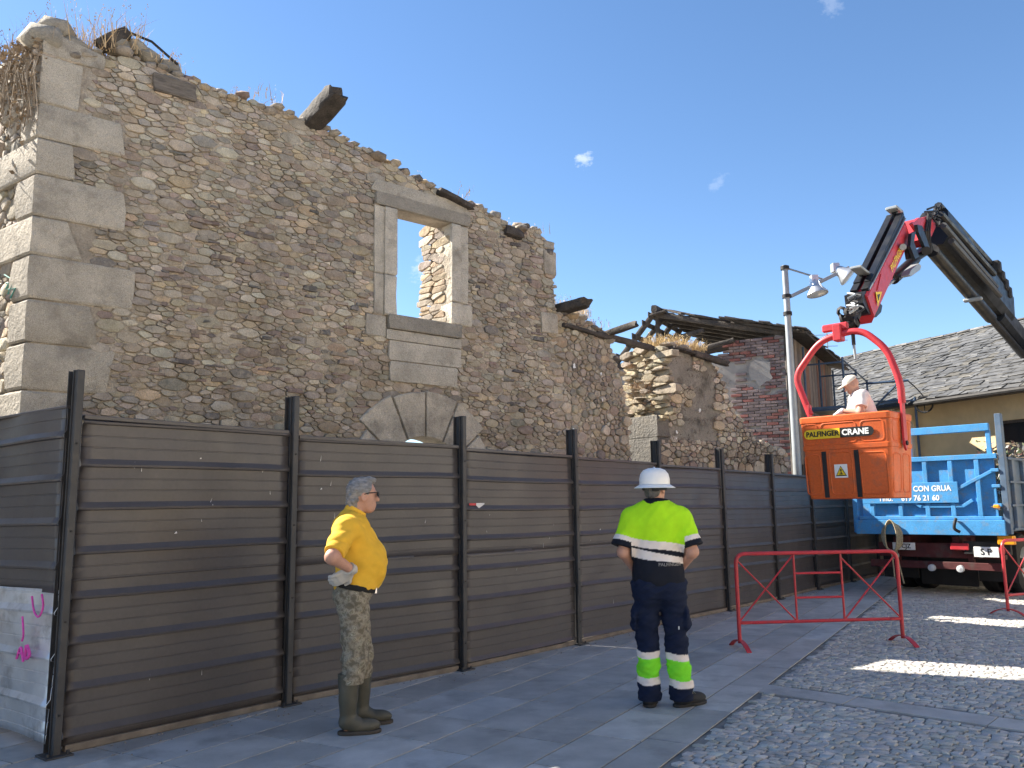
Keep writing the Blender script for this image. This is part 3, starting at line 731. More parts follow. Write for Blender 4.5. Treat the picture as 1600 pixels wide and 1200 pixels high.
for s, z, r in ((7.04, 3.58, .035), (7.60, 3.52, .022), (7.62, 3.12, .022), (7.0, 2.62, .035)): splash(low, 'white_splash', WP(s, z, .04), U_, N_, r, 'white', Rw)

# ---- broken plastered wall beyond the gap, with its granite door jamb
pier = thing('broken_wall', 'broken plastered stone wall end with granite door jamb and dry grass on top', 'wall', tuple(WP(9.5, 0)))
topP = lin([(8.86, 4.02), (9.2, 4.16), (9.8, 4.16), (10.2, 4.08), (10.5, 4.0), (11.0, 3.2), (11.6, 2.75), (12.6, 2.55)])
core(WC, U_, N_, lines(8.90, 12.6, .11), lines(0, 4.4, .11), lambda s: topP(s)-.02+.03*wnoise(s, 4), lambda s, z: s < 9.03 and z > 2.9+.35*wnoise(s, z, 1), .60, .03).build('wall', MAT['plaster'], pier, smooth=60)
pw = pier.children[0]
JP = WP(8.87, 0)
for z0, z1, c in ((0, 1.2, .8), (1.2, 2.62, .52), (2.62, 2.98, .7)):
    lo = [JP+N_*.03, JP+U_*.30+N_*.03, JP+U_*.30-N_*.62, JP-N_*.62]; block(pier, 'door_jamb', lo, lo, z0+.004, z1-.004, Rw, tuple(A(.24, .22, .19)*c))
items = []
EP = WP(9.03, 0, .02)
for pg in rubble(-.02, .62, 2.95, 4.06, lambda s, z: True, 51, big=.07, small=.026, st=2.4):
    items.append(stone_geo(pg, EP, -N_, -U_, Rw, .035, base=Rw.uniform(0, .12), tint=[(.37, .30, .2), (.33, .28, .2), (.28, .24, .18), (.24, .2, .15)][Rw.randint(4)]))
for _ in range(60):
    q = Rw.uniform(.03, .065); items.append(rock(WP(9.0+Rw.uniform(-.10, .1), Rw.uniform(2.98, 4.05), -Rw.uniform(0, .6)), (q*1.7, q*1.5, q*.35), Rw, (.34, .29, .22)))
for _ in range(70):
    s = Rw.uniform(9.0, 10.5); q = Rw.uniform(.04, .09); items.append(rock(WP(s, topP(s)+Rw.uniform(-.05, .03), Rw.uniform(-.6, .03)), (q*1.6, q*1.3, q*.6), Rw, (.27, .23, .18)))
for pg in rubble(9.05, 12.5, 2.2, 4.2, lambda s, z: z < topP(s)-.05 and (s > 10.5 or z < 2.6 or hsh(round(s*3), round(z*3)) < .25), 52, big=.075, small=.03, st=1.7):
    items.append(stone_geo(pg, WC, U_, N_, Rw, .03, base=.018))
emit(items, pw, 'stone', 'small_rubble', MAT['stone'], 250, vis, smooth=20)
g = G()
for _ in range(60): tuft(g, WP(Rg.uniform(9.1, 10.4), 4.18, Rg.uniform(-.5, .02)), 16, .2, .06, Rg, (.55, .40, .20), wd=.0035)
for _ in range(34): tuft(g, WP(9.0+Rg.uniform(-.1, .05), Rg.choice([3.1, 3.45, 3.8, 3.3]), -Rg.uniform(.05, .6)), 10, .16, .05, Rg, (.40, .26, .16), lean=-U_*.5, wd=.003)
for _ in range(150): s = Rg.uniform(9.2, 12.3); tuft(g, WP(s, Rg.uniform(2.2, topP(s)-.1), .02), 8, .16, .05, Rg, (.16, .12, .085), lean=N_*.3-Z*.8, wd=.003)
o = g.build('dry_grass', MAT['straw'], pier, smooth=0); o['kind'] = 'stuff'
timber(pier, WP(9.85, 4.08, .05), WP(10.75, 3.98, .12), .12, .11, Rw, name='beam_end'); timber(pier, WP(9.3, 4.12, .03), WP(10.0, 4.07, .05), .16, .05, Rw, name='wall_plate')
for s, z, r in ((9.98, 3.12, .03), (9.35, 2.72, .03), (9.33, 2.62, .02)): splash(pier, 'white_splash', WP(s, z, .035), U_, N_, r, 'white', Rw)
# ------------------------------------------------------------------ brick house with the fallen-in roof
KC = A(5.69, 17.0, 0); KL = unit(A(-.88, .475, 0)); KR = unit(A(.5, .866, 0))
KN = A(-KL[1], KL[0], 0); KN = KN if KN[1] < 0 else -KN           # left (gable) face looks at us
KM = A(KR[1], -KR[0], 0)
bh = thing('brick_house', 'derelict red brick house with caved-in slate roof and open rafters behind the ruin', 'house', tuple(KC))
APT, APZ, EVZ = 2.75, 5.88, 5.15
def gtop(t): return min(5.0+.03*wnoise(t, 2), 5.1) if t < 1.1 else (4.72+.05*wnoise(t*2, 3) if t < 4 else 4.2)
core(KC, KL, KN, lines(.0, 5.6, .2), lines(0, 5.4, .2), gtop, lambda s, z: False, .3, .006).build('gable_wall', MAT['cement'], bh, smooth=40)
gw = bh.children[0]; items = []; Rb = np.random.RandomState(4)
z = 2.0; rI = 0
while z < 4.98:
    t = -.02+(.13 if rI % 2 else 0)
    if rI % 2: pass
    while t < 1.42:
        ln = .235
        edge = 1.06+.16*wnoise(0, z*2.2)+(.3 if z > 4.55 else 0)
        patch = ((t+.1-.62)/.26)**2+((z-4.25)/.34)**2 < 1
        if t+ln < edge+.1 and not patch and Rb.rand() > .04:
            g = G(); a0 = max(t, .0); c = A(.215, .088, .075)*Rb.uniform(.65, 1.3)
            if Rb.rand() < (.75 if z > 3.0 else .25): c = A(.20, .155, .15)*Rb.uniform(.75, 1.15)
            g.box(KC+KL*((a0+t+ln)/2)+KN*(.012+Rb.uniform(-.004, .004))+Z*(z+.027), ((t+ln-a0)/2-.006, .025, .027), [KL, KN, Z], .005, tuple(c), .002)
            items.append((np.array(g.v), g.f, tuple(c)))
        t += ln+.004
    z += .064; rI += 1
emit(items, gw, 'brick', 'small_bricks', MAT['brick'], 300, smooth=0)
splash(gw, 'cement_patch', KC+KL*.52+KN*.036+Z*4.25, KL, KN, .27, 'cement', Rb, 16)
# side face clad in upright boards
core(KC, KR, KM, lines(0, 5.2, .4), lines(0, 5.2, .4), lambda s: 5.1, lambda s, z: False, .2, 0).build('side_wall', MAT['cement'], bh, smooth=40)
swb = bh.children[-1]; t = .02
while t < 5.1:
    wd = Rb.uniform(.16, .24); z0 = Rb.uniform(1.6, 2.4); g = G(); c = A(.25, .20, .165)*Rb.uniform(.7, 1.2)
    if Rb.rand() < .15: c = A(.30, .15, .10)
    g.box(KC+KR*(t+wd/2)+KM*(.028+Rb.uniform(0, .012))+Z*((z0+5.05)/2), (wd/2-.006, .014, (5.05-z0)/2), [KR, KM, Z], .003, tuple(c)); g.build('board', MAT['board'], swb, smooth=0)
    t += wd
timber(bh, KC+KN*.03+KM*.05+Z*1.5, KC+KN*.03+KM*.05+Z*5.05, .14, .14, Rb, False, 'oldwood', 'corner_post')
# roof: right slope still boarded and slated, left slope bare rafters
def RP_(t, q): # point on the roof: t along the gable, q back along the ridge
    z = APZ-(APZ-EVZ)*(APT-t)/APT if t < APT else APZ-3.0*(t-APT)/2.75
    return KC+KL*t+KR*q+Z*z
rs = G(); rs.prism([RP_(-.45, -.15), RP_(-.45, 5.6), RP_(APT, 5.6), RP_(APT, .55), RP_(1.9, .25), RP_(1.2, .1), RP_(.6, -.12)], Z*-.05); roofp = rs.build('roof', MAT['oldwood'], bh, smooth=0)
items = []
for i in range(18):
    for j in range(20):
        t = -.47+i*.175; q = -.22+j*.28+(.14 if i % 2 else 0)
        if t > APT-.15 or Rb.rand() < .12 or (t > 1 and q < .35): continue
        g = G(); p = RP_(t+.09, q)+Z*(.025+Rb.uniform(0, .02)); d1 = unit(RP_(1, 0)-RP_(0, 0))
        g.box(p, (.12, .135, .008), [unit(d1+Z*Rb.uniform(-.05, .05)), KR, unit(np.cross(d1, KR))], .002, tuple(A(.12, .115, .115)*Rb.uniform(.7, 1.3)), .008); items.append((np.array(g.v), g.f, g.c[0]))
emit(items, roofp, 'slate', 'small_slates', MAT['slate'], 150, smooth=0)
for k in range(9):                     # ragged verge planks
    t0 = -.4+k*.36; timber(bh, RP_(t0, -.12+Rb.uniform(-.08, .3)), RP_(min(t0+Rb.uniform(.5, .9), APT+.1), -.10+Rb.uniform(-.1, .3))+Z*Rb.uniform(-.06, .08), .14, .05, Rb, name='verge_plank')
for q in (.0, .6, 1.25, 1.9, 2.6, 3.3, 4.0):
    timber(bh, RP_(APT, q), RP_(5.4, q)+Z*Rb.uniform(-.1, .05), .11, .12, Rb, name='rafter')
    timber(bh, RP_(APT, q)-Z*.1, RP_(.0, q)-Z*.1, .10, .12, Rb, name='rafter')
for t in (2.9, 3.05, 3.3, 3.45, 3.7, 3.85, 4.1, 4.3, 4.5, 4.7):
    timber(bh, RP_(t, -.1)+Z*.07, RP_(t, Rb.uniform(1.8, 4.6))+Z*.07, .03, .13, Rb, name='batten')
for a_, b_ in (((2.75, .05, -.1), (2.75, .05, -1.1)), ((2.75, .05, -.75), (1.7, .05, -.28)), ((2.75, .05, -.75), (3.7, .05, -.35))):
    timber(bh, RP_(a_[0], a_[1])+Z*a_[2], RP_(b_[0], b_[1])+Z*b_[2], .10, .10, Rb, False, name='truss_strut')
timber(bh, KC+KL*.2+KR*.05+Z*4.98, KC+KL*4.4+KR*.05+Z*4.62, .14, .15, Rb, name='tie_beam'); timber(bh, KC+KL*1.0+KN*.2+Z*4.98, KC+KL*2.6+KN*.25+Z*4.70, .12, .1, Rb, name='fallen_beam')
timber(bh, RP_(APT, -.15)+Z*.02, RP_(APT, 5.5), .14, .16, Rb, name='ridge_beam')

# ------------------------------------------------------------------ scaffold with pulley
scf = thing('scaffold', 'blue steel scaffold tower with hoist pulley against the boarded house wall', 'scaffold', tuple(KC+KR*3+KM*.5))
MAT['scaf'] = mat('blue scaffold steel', (.06, .10, .16), .5, .3, var=.3, scale=6)
def SP(q, m, z): return KC+KR*q+KM*m+Z*z
for q in (1.0, 2.9, 4.8):
    for m in (.16, .95): G().tube([SP(q, m, 0), SP(q, m, 4.9 if m < .5 else 4.6)], .026, 8).build('upright', MAT['scaf'], scf)
for z in (2.0, 3.55):
    g = G(); g.box(SP(2.9, .55, z), (1.9, .36, .025), [KR, KM, Z], .004); g.build('deck', MAT['scaf'], scf, smooth=0)
for z in (2.5, 3.0, 4.05, 4.55):
    G().tube([SP(1.0, .95, z), SP(4.8, .95, z)], .02, 6).build('guard_rail', MAT['scaf'], scf)
for q in (1.0, 2.9, 4.8):
    for z in (2.0, 3.5, 4.5): G().tube([SP(q, .16, z), SP(q, .95, z)], .02, 6).build('cross_tube', MAT['scaf'], scf)
G().tube([SP(1.0, .95, 2.1), SP(2.9, .95, 3.5)], .018, 6).build('brace', MAT['scaf'], scf); G().tube([SP(2.9, .95, 2.1), SP(4.8, .95, 3.5)], .018, 6).build('brace', MAT['scaf'], scf)
HP = SP(4.8, .95, 4.5)
G().tube([HP, HP+KM*.95], .03, 8).build('hoist_arm', MAT['scaf'], scf); G().tube([HP-Z*.75, HP+KM*.72-Z*.03], .026, 8).build('hoist_strut', MAT['scaf'], scf)
wp = HP+KM*1.25-Z*.62; g = G(); ring = [wp+.19*(math.cos(t)*unit(KM-KR*.2)+math.sin(t)*Z) for t in np.arange(16)*math.pi/8]
pulley = g.tube(ring, .024, 6, closed=True).build('pulley_wheel', MAT['black'], scf)
for t in range(4): G().tube([wp, ring[t*4]], .012, 6).build('spoke', MAT['black'], pulley)
G().tube([HP+KM*.93, HP+KM*1.1-Z*.2, wp+Z*.2], .016, 6).build('hook', MAT['black'], scf)
g = G(); g.tube([SP(4.9, 2.0, 0), SP(4.9, 2.0, 4.1)], .03, 8).build('upright', MAT['scaf'], scf); G().tube([SP(4.8, .95, 4.05), SP(4.9, 2.0, 4.0)], .022, 6).build('guard_rail', MAT['scaf'], scf)

# ------------------------------------------------------------------ house with the slate roof, right
HD = unit(A(-.41, .91, 0)); HI = A(HD[1], -HD[0], 0); H0 = A(10.4, 19.7, 0)      # wall runs along HD, house lies towards HI
sh = thing('slate_house', 'long ochre house under an old grey slate roof behind the truck', 'house', tuple(H0))
def HP_(t, i, z): return H0+HD*t+HI*i+Z*z
T0, T1 = -6.0, 9.5; EZ, RZ, DW = 3.95, 6.35, 4.0
wt = [-6, -1.15, -.35, 1.05, 9.5]
g = G()                                  # wall with a window opening
g.prism([HP_(T0, .4, 0), HP_(T1, .4, 0), HP_(T1, .4, EZ+.15), HP_(T0, .4, EZ+.15)], HI*.35)
hw = None
g = G()
WN = (-2.35, -.85, 2.35, 3.35)
for (a, b, z0, z1) in ((T0, WN[0], 0, EZ+.1), (WN[1], T1, 0, EZ+.1), (WN[0], WN[1], 0, WN[2]), (WN[0], WN[1], WN[3], EZ+.1)):
    g.prism([HP_(a, .35, z0), HP_(b, .35, z0), HP_(b, .35, z1), HP_(a, .35, z1)], HI*.4)
for i in (2*DW-.7,): g.prism([HP_(T0, i, 0), HP_(T1, i, 0), HP_(T1, i, EZ), HP_(T0, i, EZ)], HI*.35)
for t in (T0+.0, T1-.35): g.prism([HP_(t, .75, 0), HP_(t, 2*DW-.72, 0), HP_(t, 2*DW-.72, EZ), HP_(t, .75, EZ)], HD*.35)
g.build('wall', MAT['stucco'], sh, smooth=0)
wf = thing if 0 else None
g = G()
for z in (WN[2]+.03, WN[3]-.03, ): g.bar(HP_(WN[0], .45, z), HP_(WN[1], .45, z), .08, .06)
for t in (WN[0]+.03, WN[1]-.03, (WN[0]+WN[1])/2): g.bar(HP_(t, .45, WN[2]), HP_(t, .45, WN[3]), .08, .06)
win = g.build('window', MAT['oldwood'], sh, smooth=0)
for a, b in ((WN[0], (WN[0]+WN[1])/2), ((WN[0]+WN[1])/2, WN[1])): G().prism([HP_(a, .5, WN[2]), HP_(b, .5, WN[2]), HP_(b, .5, WN[3]), HP_(a, .5, WN[3])], HI*.01).build('pane', MAT['glass'], win, smooth=0)
G().box(HP_((WN[0]+WN[1])/2, .30, WN[2]-.05), (.85, .1, .04), [HD, HI, Z], .01).build('window_sill', MAT['cream'], sh, smooth=0)
# roof planes: front slope with a hip at the near end
ov = -.25; ez = EZ+.02; HT = -2.6          # ridge ends at HT, hip falls to the near corner
def RQ(t, f):                              # point on the front slope, f 0 at eave .. 1 at ridge
    return HP_(t, ov+(DW-ov)*f, ez+(RZ-ez)*f)
g = G(); g.add([RQ(T0-.3, 0), RQ(T1+.3, 0), RQ(T1+.3, 1), RQ(HT, 1)], [(0, 3, 2, 1)]); g.add([HP_(T0-.3, ov, ez), HP_(HT, DW, RZ), HP_(T0-.3, 2*DW-ov, ez)], [(0, 2, 1)])
g.add([HP_(T0-.3, 2*DW-ov, ez), HP_(T1+.3, 2*DW-ov, ez), HP_(T1+.3, DW, RZ), HP_(HT, DW, RZ)], [(0, 1, 2, 3)]); g.add([HP_(T1+.3, ov, ez), HP_(T1+.3, DW, RZ), HP_(T1+.3, 2*DW-ov, ez)], [(0, 1, 2)])
rf = g.build('roof', MAT['oldwood'], sh, smooth=0); items = []; Rs = np.random.RandomState(8)
sd = unit(RQ(0, 1)-RQ(0, 0)); sn = unit(np.cross(HD, sd)); sn = sn if sn[2] > 0 else -sn
SL = np.linalg.norm(RQ(0, 1)-RQ(0, 0)); rows = 22
for r in range(rows):
    f = r/rows; t = T0-.3+(HT-T0+.3)*f
    while t < T1+.2:
        wd = Rs.uniform(.18, .42); hgt = SL/rows*Rs.uniform(1.4, 1.75)
        p = RQ(t+wd/2, f)+sd*(hgt/2-.03+Rs.uniform(-.03, .03))+sn*(.022+Rs.uniform(0, .018)); ti = unit(sd-sn*Rs.uniform(.05, .12)); hd = unit(HD+sd*Rs.uniform(-.06, .06))
        g = G(); c = A(.095, .095, .094)*Rs.uniform(.7, 1.25)
        if Rs.rand() < .15: c = A(.11, .103, .088)*Rs.uniform(.8, 1.1)
        g.box(p, (wd/2*.99, hgt/2, .011), [hd, unit(ti), unit(np.cross(hd, ti))], .003, tuple(c), .011); items.append((np.array(g.v), g.f, tuple(c)))
        t += wd
hd2 = unit(HP_(T0, 0, 0)-HP_(T0, 1, 0)); 
emit(items, rf, 'slate', 'small_slates', MAT['slate'], 300, vis=lambda x, y: x > 1330 and y > 500, smooth=0)
for k in range(14):                      # round hip tiles
    a = HP_(HT, DW, RZ)+(HP_(T0-.3, ov, ez)-HP_(HT, DW, RZ))*k/14; b = HP_(HT, DW, RZ)+(HP_(T0-.3, ov, ez)-HP_(HT, DW, RZ))*(k+1.15)/14
    G().tube([a+Z*.03, b+Z*.05], [.10, .12], 8, tuple(A(.42, .30, .22)*Rs.uniform(.8, 1.15))).build('hip_tile', MAT['slate'], sh, smooth=60)
t = HT
while t < T1: G().bar(HP_(t, DW, RZ+.03), HP_(t+.42, DW, RZ+.03), .28, .05, c_=(.13, .125, .12), jit=.01).build('ridge_slate', MAT['slate'], sh, smooth=0); t += .43
g = G(); g.tube([HP_(T0, ov-.05, ez-.05), HP_(T1, ov-.05, ez-.05)], .06, 8); g.build('gutter', MAT['dirty'], sh)
G().tube(smooth_path([HP_(1.5, ov-.05, ez-.1), HP_(1.5, .22, ez-.2), HP_(1.3, .27, ez-.5), HP_(1.3, .27, .2)], .1), .05, 8).build('downpipe', MAT['cream'], sh)
G().prism([HP_(T0-.2, ov, ez-.06), HP_(T1+.2, ov, ez-.06), HP_(T1+.2, .36, ez-.02), HP_(T0-.2, .36, ez-.02)], Z*-.03).build('soffit', MAT['oldwood'], sh, smooth=0)
# a higher slate roof further back
fh = thing('far_house', 'far dark slate roof peeping over the ochre house beside the crane boom', 'house', (17.5, 27, 0))
q0 = at(1500, 560, 29.)*A(1, 1, 0)
def FQ(a, i, z): return A(17.2, 29, 0)+HD*a+HI*i+Z*z
G().prism([FQ(-5, 0, 0), FQ(2.0, 0, 0), FQ(2.0, 0, 6.1), FQ(-5, 0, 6.1)], HI*6).build('wall', MAT['cream'], fh, smooth=0)
g = G(); g.prism([FQ(-5.3, -.4, 6.05), FQ(-5.3, 3, 8.0), FQ(-5.3, 6.4, 6.05)], HD*7.6); g.build('roof', MAT['slate'], fh, smooth=0).data.attributes['Col'].data.foreach_set('color', [.11, .11, .115, 1]*6)
# aerial on the far roofs
aer = thing('roof_aerial', 'thin television aerial standing above the slate roof by the red hanger', 'aerial', tuple(HP_(7.6, DW, RZ)))
ap = HP_(7.6, DW, RZ)
G().tube([ap, ap+Z*1.1], .018, 6).build('mast', MAT['galv'], aer)
for z, l in ((.95, .5), (.75, .7), (.55, .35)): G().tube([ap+Z*z-HD*0+A(-l, 0, 0), ap+Z*z+A(l, 0, .02)], .012, 5).build('element', MAT['galv'], aer)

# ------------------------------------------------------------------ neighbouring house on the near left, across the alley (its shade lies on the paving)
nb = thing('neighbour_house', 'cream rendered neighbouring house left of the hoarding', 'house', (-11, 7, 0))
G().box((-11.2, 6.9, 3.9), (2.9, 1.95, 3.9), None, .02).build('wall', MAT['cream'], nb, smooth=0)
G().prism([(-8.0, 4.9, 7.78), (-11.2, 4.9, 9.2), (-14.4, 4.9, 7.78)], (0, 4.0, 0)).build('roof', MAT['oldwood'], nb, smooth=0)
for y in (6.0, 7.8):
    for z in (1.6, 4.6): 
        o = G().box((-8.28, y, z+.3), (.03, .5, .75), None, .005).build('window', MAT['oldwood'], nb, smooth=0); G().box((-8.245, y, z+.3), (.01, .42, .66), None, .002).build('pane', MAT['glass'], o, smooth=0)


# ------------------------------------------------------------------ houses round the other sides of the square (sunlit, out of view; they light the shade)
def row_house(label, x0, y0, x1, y1, h, face, tint):
    """face: 'x' looks towards -x, 'y' looks towards +y"""
    o = thing('square_house', label, 'house', ((x0+x1)/2, (y0+y1)/2, 0), 'houses round the square')
    m_ = mat('limewash', tint, .9, var=.08, scale=1.2, stain=tuple(A(*tint)*.8), sscale=1.5, samt=.4)
    G().box(((x0+x1)/2, (y0+y1)/2, h/2), ((x1-x0)/2, (y1-y0)/2, h/2), None, .02).build('wall', m_, o, smooth=0)
    if face == 'x': pr_ = [(x0-.4, y0, h), (x1+.4, y0, h), ((x0+x1)/2, y0, h+1.8)]; v_ = (0, y1-y0, 0); n_ = int((y1-y0)/2.2)
    else: pr_ = [(x0, y0-.4, h), (x0, y1+.4, h), (x0, (y0+y1)/2, h+1.8)]; v_ = (x1-x0, 0, 0); n_ = int((x1-x0)/2.2)
    G().prism(pr_, v_).build('roof', MAT['oldwood'], o, smooth=0)
    for k in range(n_):
        for z in (1.5, 4.4):
            c = A(x0-.02, y0+(k+.5)*(y1-y0)/n_, z+.2) if face == 'x' else A(x0+(k+.5)*(x1-x0)/n_, y1+.02, z+.2)
            hh_ = (.04, .45, .7) if face == 'x' else (.45, .04, .7); q = A(*hh_)*A(1, .85, .88) if face == 'x' else A(*hh_)*A(.85, 1, .88)
            w_ = G().box(c, hh_, None, .005).build('window', MAT['oldwood'], o, smooth=0); G().box(c+(A(-.012, 0, 0) if face == 'x' else A(0, .012, 0)), q, None, .003).build('pane', MAT['glass'], w_, smooth=0)
row_house('cream limewashed house on the right side of the square', 15.5, -7, 22, 3.5, 7.6, 'x', (.70, .62, .48))
row_house('white limewashed house on the right side of the square nearer the truck', 15.9, 3.6, 22, 12.5, 7.0, 'x', (.74, .68, .58))
row_house('ochre limewashed house across the square behind the viewer', -2, -16, 15, -9.5, 7.8, 'y', (.66, .54, .36))

# ------------------------------------------------------------------ floodlight pole
lp = at(1240, 640, 15.95); LX, LY = lp[0], lp[1]
lamp = thing('street_lamp', 'tall galvanised lamp pole carrying two round floodlights', 'street lamp', (LX, LY, 0))
TOPZ = at(1226, 415, 15.95)[2]
G().tube([A(LX, LY, 0), A(LX, LY, 3.0), A(LX, LY, TOPZ)], [.10, .075, .058], 12).build('pole', MAT['galv'], lamp)
a1 = A(LX, LY, TOPZ-.04); a2 = at(1288, 437, 15.8); b1 = at(1236, 463, 15.95); b2 = at(1327, 418, 15.7)
G().tube([a1, a2], .018, 6).build('stay', MAT['galv'], lamp); G().bar(b1, b2, .07, .06).build('arm', MAT['galv'], lamp)
for zz in (TOPZ-.05, b1[2], b1[2]-.35): G().lathe([(.085, -.035), (.085, .035)], (LX, LY, zz), n=12).build('clamp', MAT['dirty'], lamp)
G().tube([b1-Z*.0, A(LX, LY, b1[2])], .03, 8).build('bracket', MAT['dirty'], lamp)
for px, py, ax in ((1274, 446, A(.12, -.15, -1)), (1313, 424, A(.75, -.35, -.75))):
    c = at(px, py, 15.75); ax = unit(ax)
    hd_ = G().lathe([(.0, -.10), (.07, -.10), (.10, -.04), (.12, .05), (.20, .16), (.205, .19), (.17, .185)], c, ax, 16).build('floodlight', MAT['alu'], lamp)
    G().lathe([(.19, .178), (.12, .20), (.0, .21)], c, ax, 16).build('lens', MAT['lampglass'], hd_); G().box(c-ax*.12, (.07, .07, .09), None, .01).build('ballast_box', MAT['alu'], hd_)

# ------------------------------------------------------------------ the hoarding
def sheet_run(parent, P0, P1, nrm, z0, z1, mt, phase=0, warp=.0035, seed=0, name='sheet'):
    """a profiled metal sheet: ribs run along its length"""
    d = P1-P0; L = np.linalg.norm(d); d = d/L; prof = []; z = z0; PI_ = .292
    k0 = math.floor((z0-phase)/PI_)
    for k in range(k0, k0+12):
        b = phase+k*PI_
        for dz, dep in ((0, .0), (.006, .022), (.020, .025), (.058, .0), (.130, .0), (.133, -.003), (.139, -.003), (.142, 0), (.208, 0), (.211, -.003), (.217, -.003), (.220, 0)):
            if z0 <= b+dz <= z1: prof.append((b+dz, dep))
    prof = [(z0, 0)]+prof+[(z1, 0)]
    n = max(2, int(L/.09)); V = []; F = []; m = len(prof); Rq = np.random.RandomState(seed); ph = Rq.uniform(0, 6, 4); dents = [(Rq.uniform(.1, L-.1), Rq.uniform(z0+.1, z1-.1), Rq.uniform(.05, .16), Rq.choice([-1, -1, 1])*Rq.uniform(.003, .012)) for _ in range(5)]
    for i in range(n+1):
        t = i/n*L
        for z, dep in prof:
            wv = warp*(math.sin(t*3.1+z*2.2+ph[0])+.6*math.sin(t*6.3-z*4.1+ph[1]))
            wv += sum(a_*math.exp(-((t-x_)**2+(z-y_)**2)/(r_*r_)) for x_, y_, r_, a_ in dents)
            wz = .005*math.sin(t*2.0+ph[2])
            V.append(P0+d*t+nrm*(dep+wv)+Z*(z+wz))
    for i in range(n):
        for j in range(m-1):
            f = (i*m+j, (i+1)*m+j, (i+1)*m+j+1, i*m+j+1); F.append(f)
    fl_ = np.dot(np.cross(d, Z), nrm) < 0
    if fl_: F = [f[::-1] for f in F]
    g = G(); g.add(V, F); o = g.build(name, MAT[mt], parent, smooth=25)
    md = o.modifiers.new('thickness', 'SOLIDIFY'); md.thickness = .0012; md.offset = -1
    return o
fpos = [A(-2.965, 5.602, 0), A(-1.846, 6.944, 0), A(-.524, 8.294, 0), A(.693, 9.717, 0), A(1.928, 11.225, 0), A(3.108, 12.542, 0), A(4.283, 13.96, 0), A(5.446, 15.423, 0), A(6.62, 16.82, 0), A(7.79, 18.22, 0), A(8.96, 19.62, 0)]
ftop = [2.19, 2.145, 2.11, 2.095, 2.07, 2.045, 2.03, 2.02, 2.01, 2.0, 2.0]
hoard = thing('hoarding_fence', 'long dark brown corrugated metal hoarding in front of the ruin', 'fence', tuple(fpos[3]))
MAT['tape'] = mat('paper scraps', (.75, .72, .70), .8, var=.1, scale=20)
MAT['lathe'] = mat('raw batten', (.19, .155, .12), .85, var=.3, scale=7)
for i in range(10):
    a, b = fpos[i], fpos[i+1]; d = unit(b-a); nn = A(d[1], -d[0], 0); zt = (ftop[i]+ftop[i+1])/2
    ph = .06+(ftop[i]-2.145)*.6
    sheet_run(hoard, a+d*.045+nn*.012, b-d*.045+nn*.012, nn, .045, 1.10, 'sheet', ph, seed=i); sheet_run(hoard, a+d*.045+nn*.017, b-d*.045+nn*.017, nn, 1.085, zt, 'sheet', ph, seed=i+20)
    g = G(); g.bar(a+d*.05+Z*(zt+.008)+nn*.01, b-d*.05+Z*(zt+.004)+nn*.01, .055, .03); g.build('top_channel', MAT['sheet'], hoard, smooth=30)
    g = G(); g.bar(a+d*.06+Z*.026+nn*.012, b-d*.06+Z*.024+nn*.012, .05, .045, jit=.003); g.build('base_batten', MAT['lathe'], hoard, smooth=0)
for i, p in enumerate(fpos):
    d = FD; nn = FN; h = ftop[i]+(.33 if i else .30); g = G()     # channel-section posts
    g.box(p+nn*.020+Z*h/2, (.034, .004, h/2), [d, nn, Z], .001); g.box(p-nn*.06+Z*h/2, (.034, .004, h/2), [d, nn, Z], .001); g.box(p-nn*.02+Z*h/2, (.004, .036, h/2), [d, nn, Z], .001)
    po = g.build('post', MAT['post'], hoard, smooth=0)
    g = G(); g.box(p+nn*.046+Z*h/2, (.026, .018, h/2), [d, nn, Z], .005); g.build('cover_strip', MAT['post'], po, smooth=30)
    G().box(p+nn*.03+Z*.006, (.085, .085, .006), [d, nn, Z], .002).build('base_plate', MAT['post'], po, smooth=0)
    for q in (.06, -.06): G().lathe([(.011, 0), (.011, .02), (0, .02)], p+d*q+nn*.08+Z*.012, n=6).build('bolt', MAT['post'], po, smooth=0)
    for z in np.arange(.25, h-.3, .58): G().lathe([(.007, 0), (.007, .008), (0, .008)], p+nn*.064+Z*z, nn, 6).build('screw', MAT['dirty'], po, smooth=0)
# scraps of paper and scratches on the sheets
def FP(i, t, z, d=.03): a, b = fpos[i], fpos[i+1]; return a+(b-a)*t+FN*d+Z*z
for i, t, z, r in ((0, .43, 1.56, .014), (0, .58, 1.56, .014), (0, .42, 1.37, .012), (1, .14, 1.70, .010), (0, .52, 1.92, .008), (3, .25, 1.25, .012)):
    p = FP(i, t, z, .028); G().prism([p, p+FD*r*2+Z*r*.3, p+FD*r*1.4+Z*r*1.6], FN*.002).build('paper_scrap', MAT['tape'], hoard, smooth=0)
p = FP(2, .05, 1.555, .030); G().prism([p, p+FD*.10, p+FD*.10+Z*.022, p+Z*.022], FN*.002).build('sticker_remnant', MAT['red'], hoard, smooth=0)
p = p+FD*.102; G().prism([p, p+FD*.04-Z*.03, p+FD*.12+Z*.012, p+FD*.12+Z*.024, p+Z*.024], FN*.002).build('sticker_remnant', MAT['tape'], hoard, smooth=0)
Rq = np.random.RandomState(2)
for k in range(26):
    i = Rq.randint(0, 5); t = Rq.uniform(.08, .92); z = Rq.uniform(.3, 1.95); p = FP(i, t, z, .031); l = Rq.uniform(.01, .05)
    G().prism([p, p+FD*.004, p+FD*(.004+Rq.uniform(-.01, .01))+Z*l], FN*.0015).build('scratch', MAT['tape' if k % 3 else 'silver'], hoard, smooth=0)
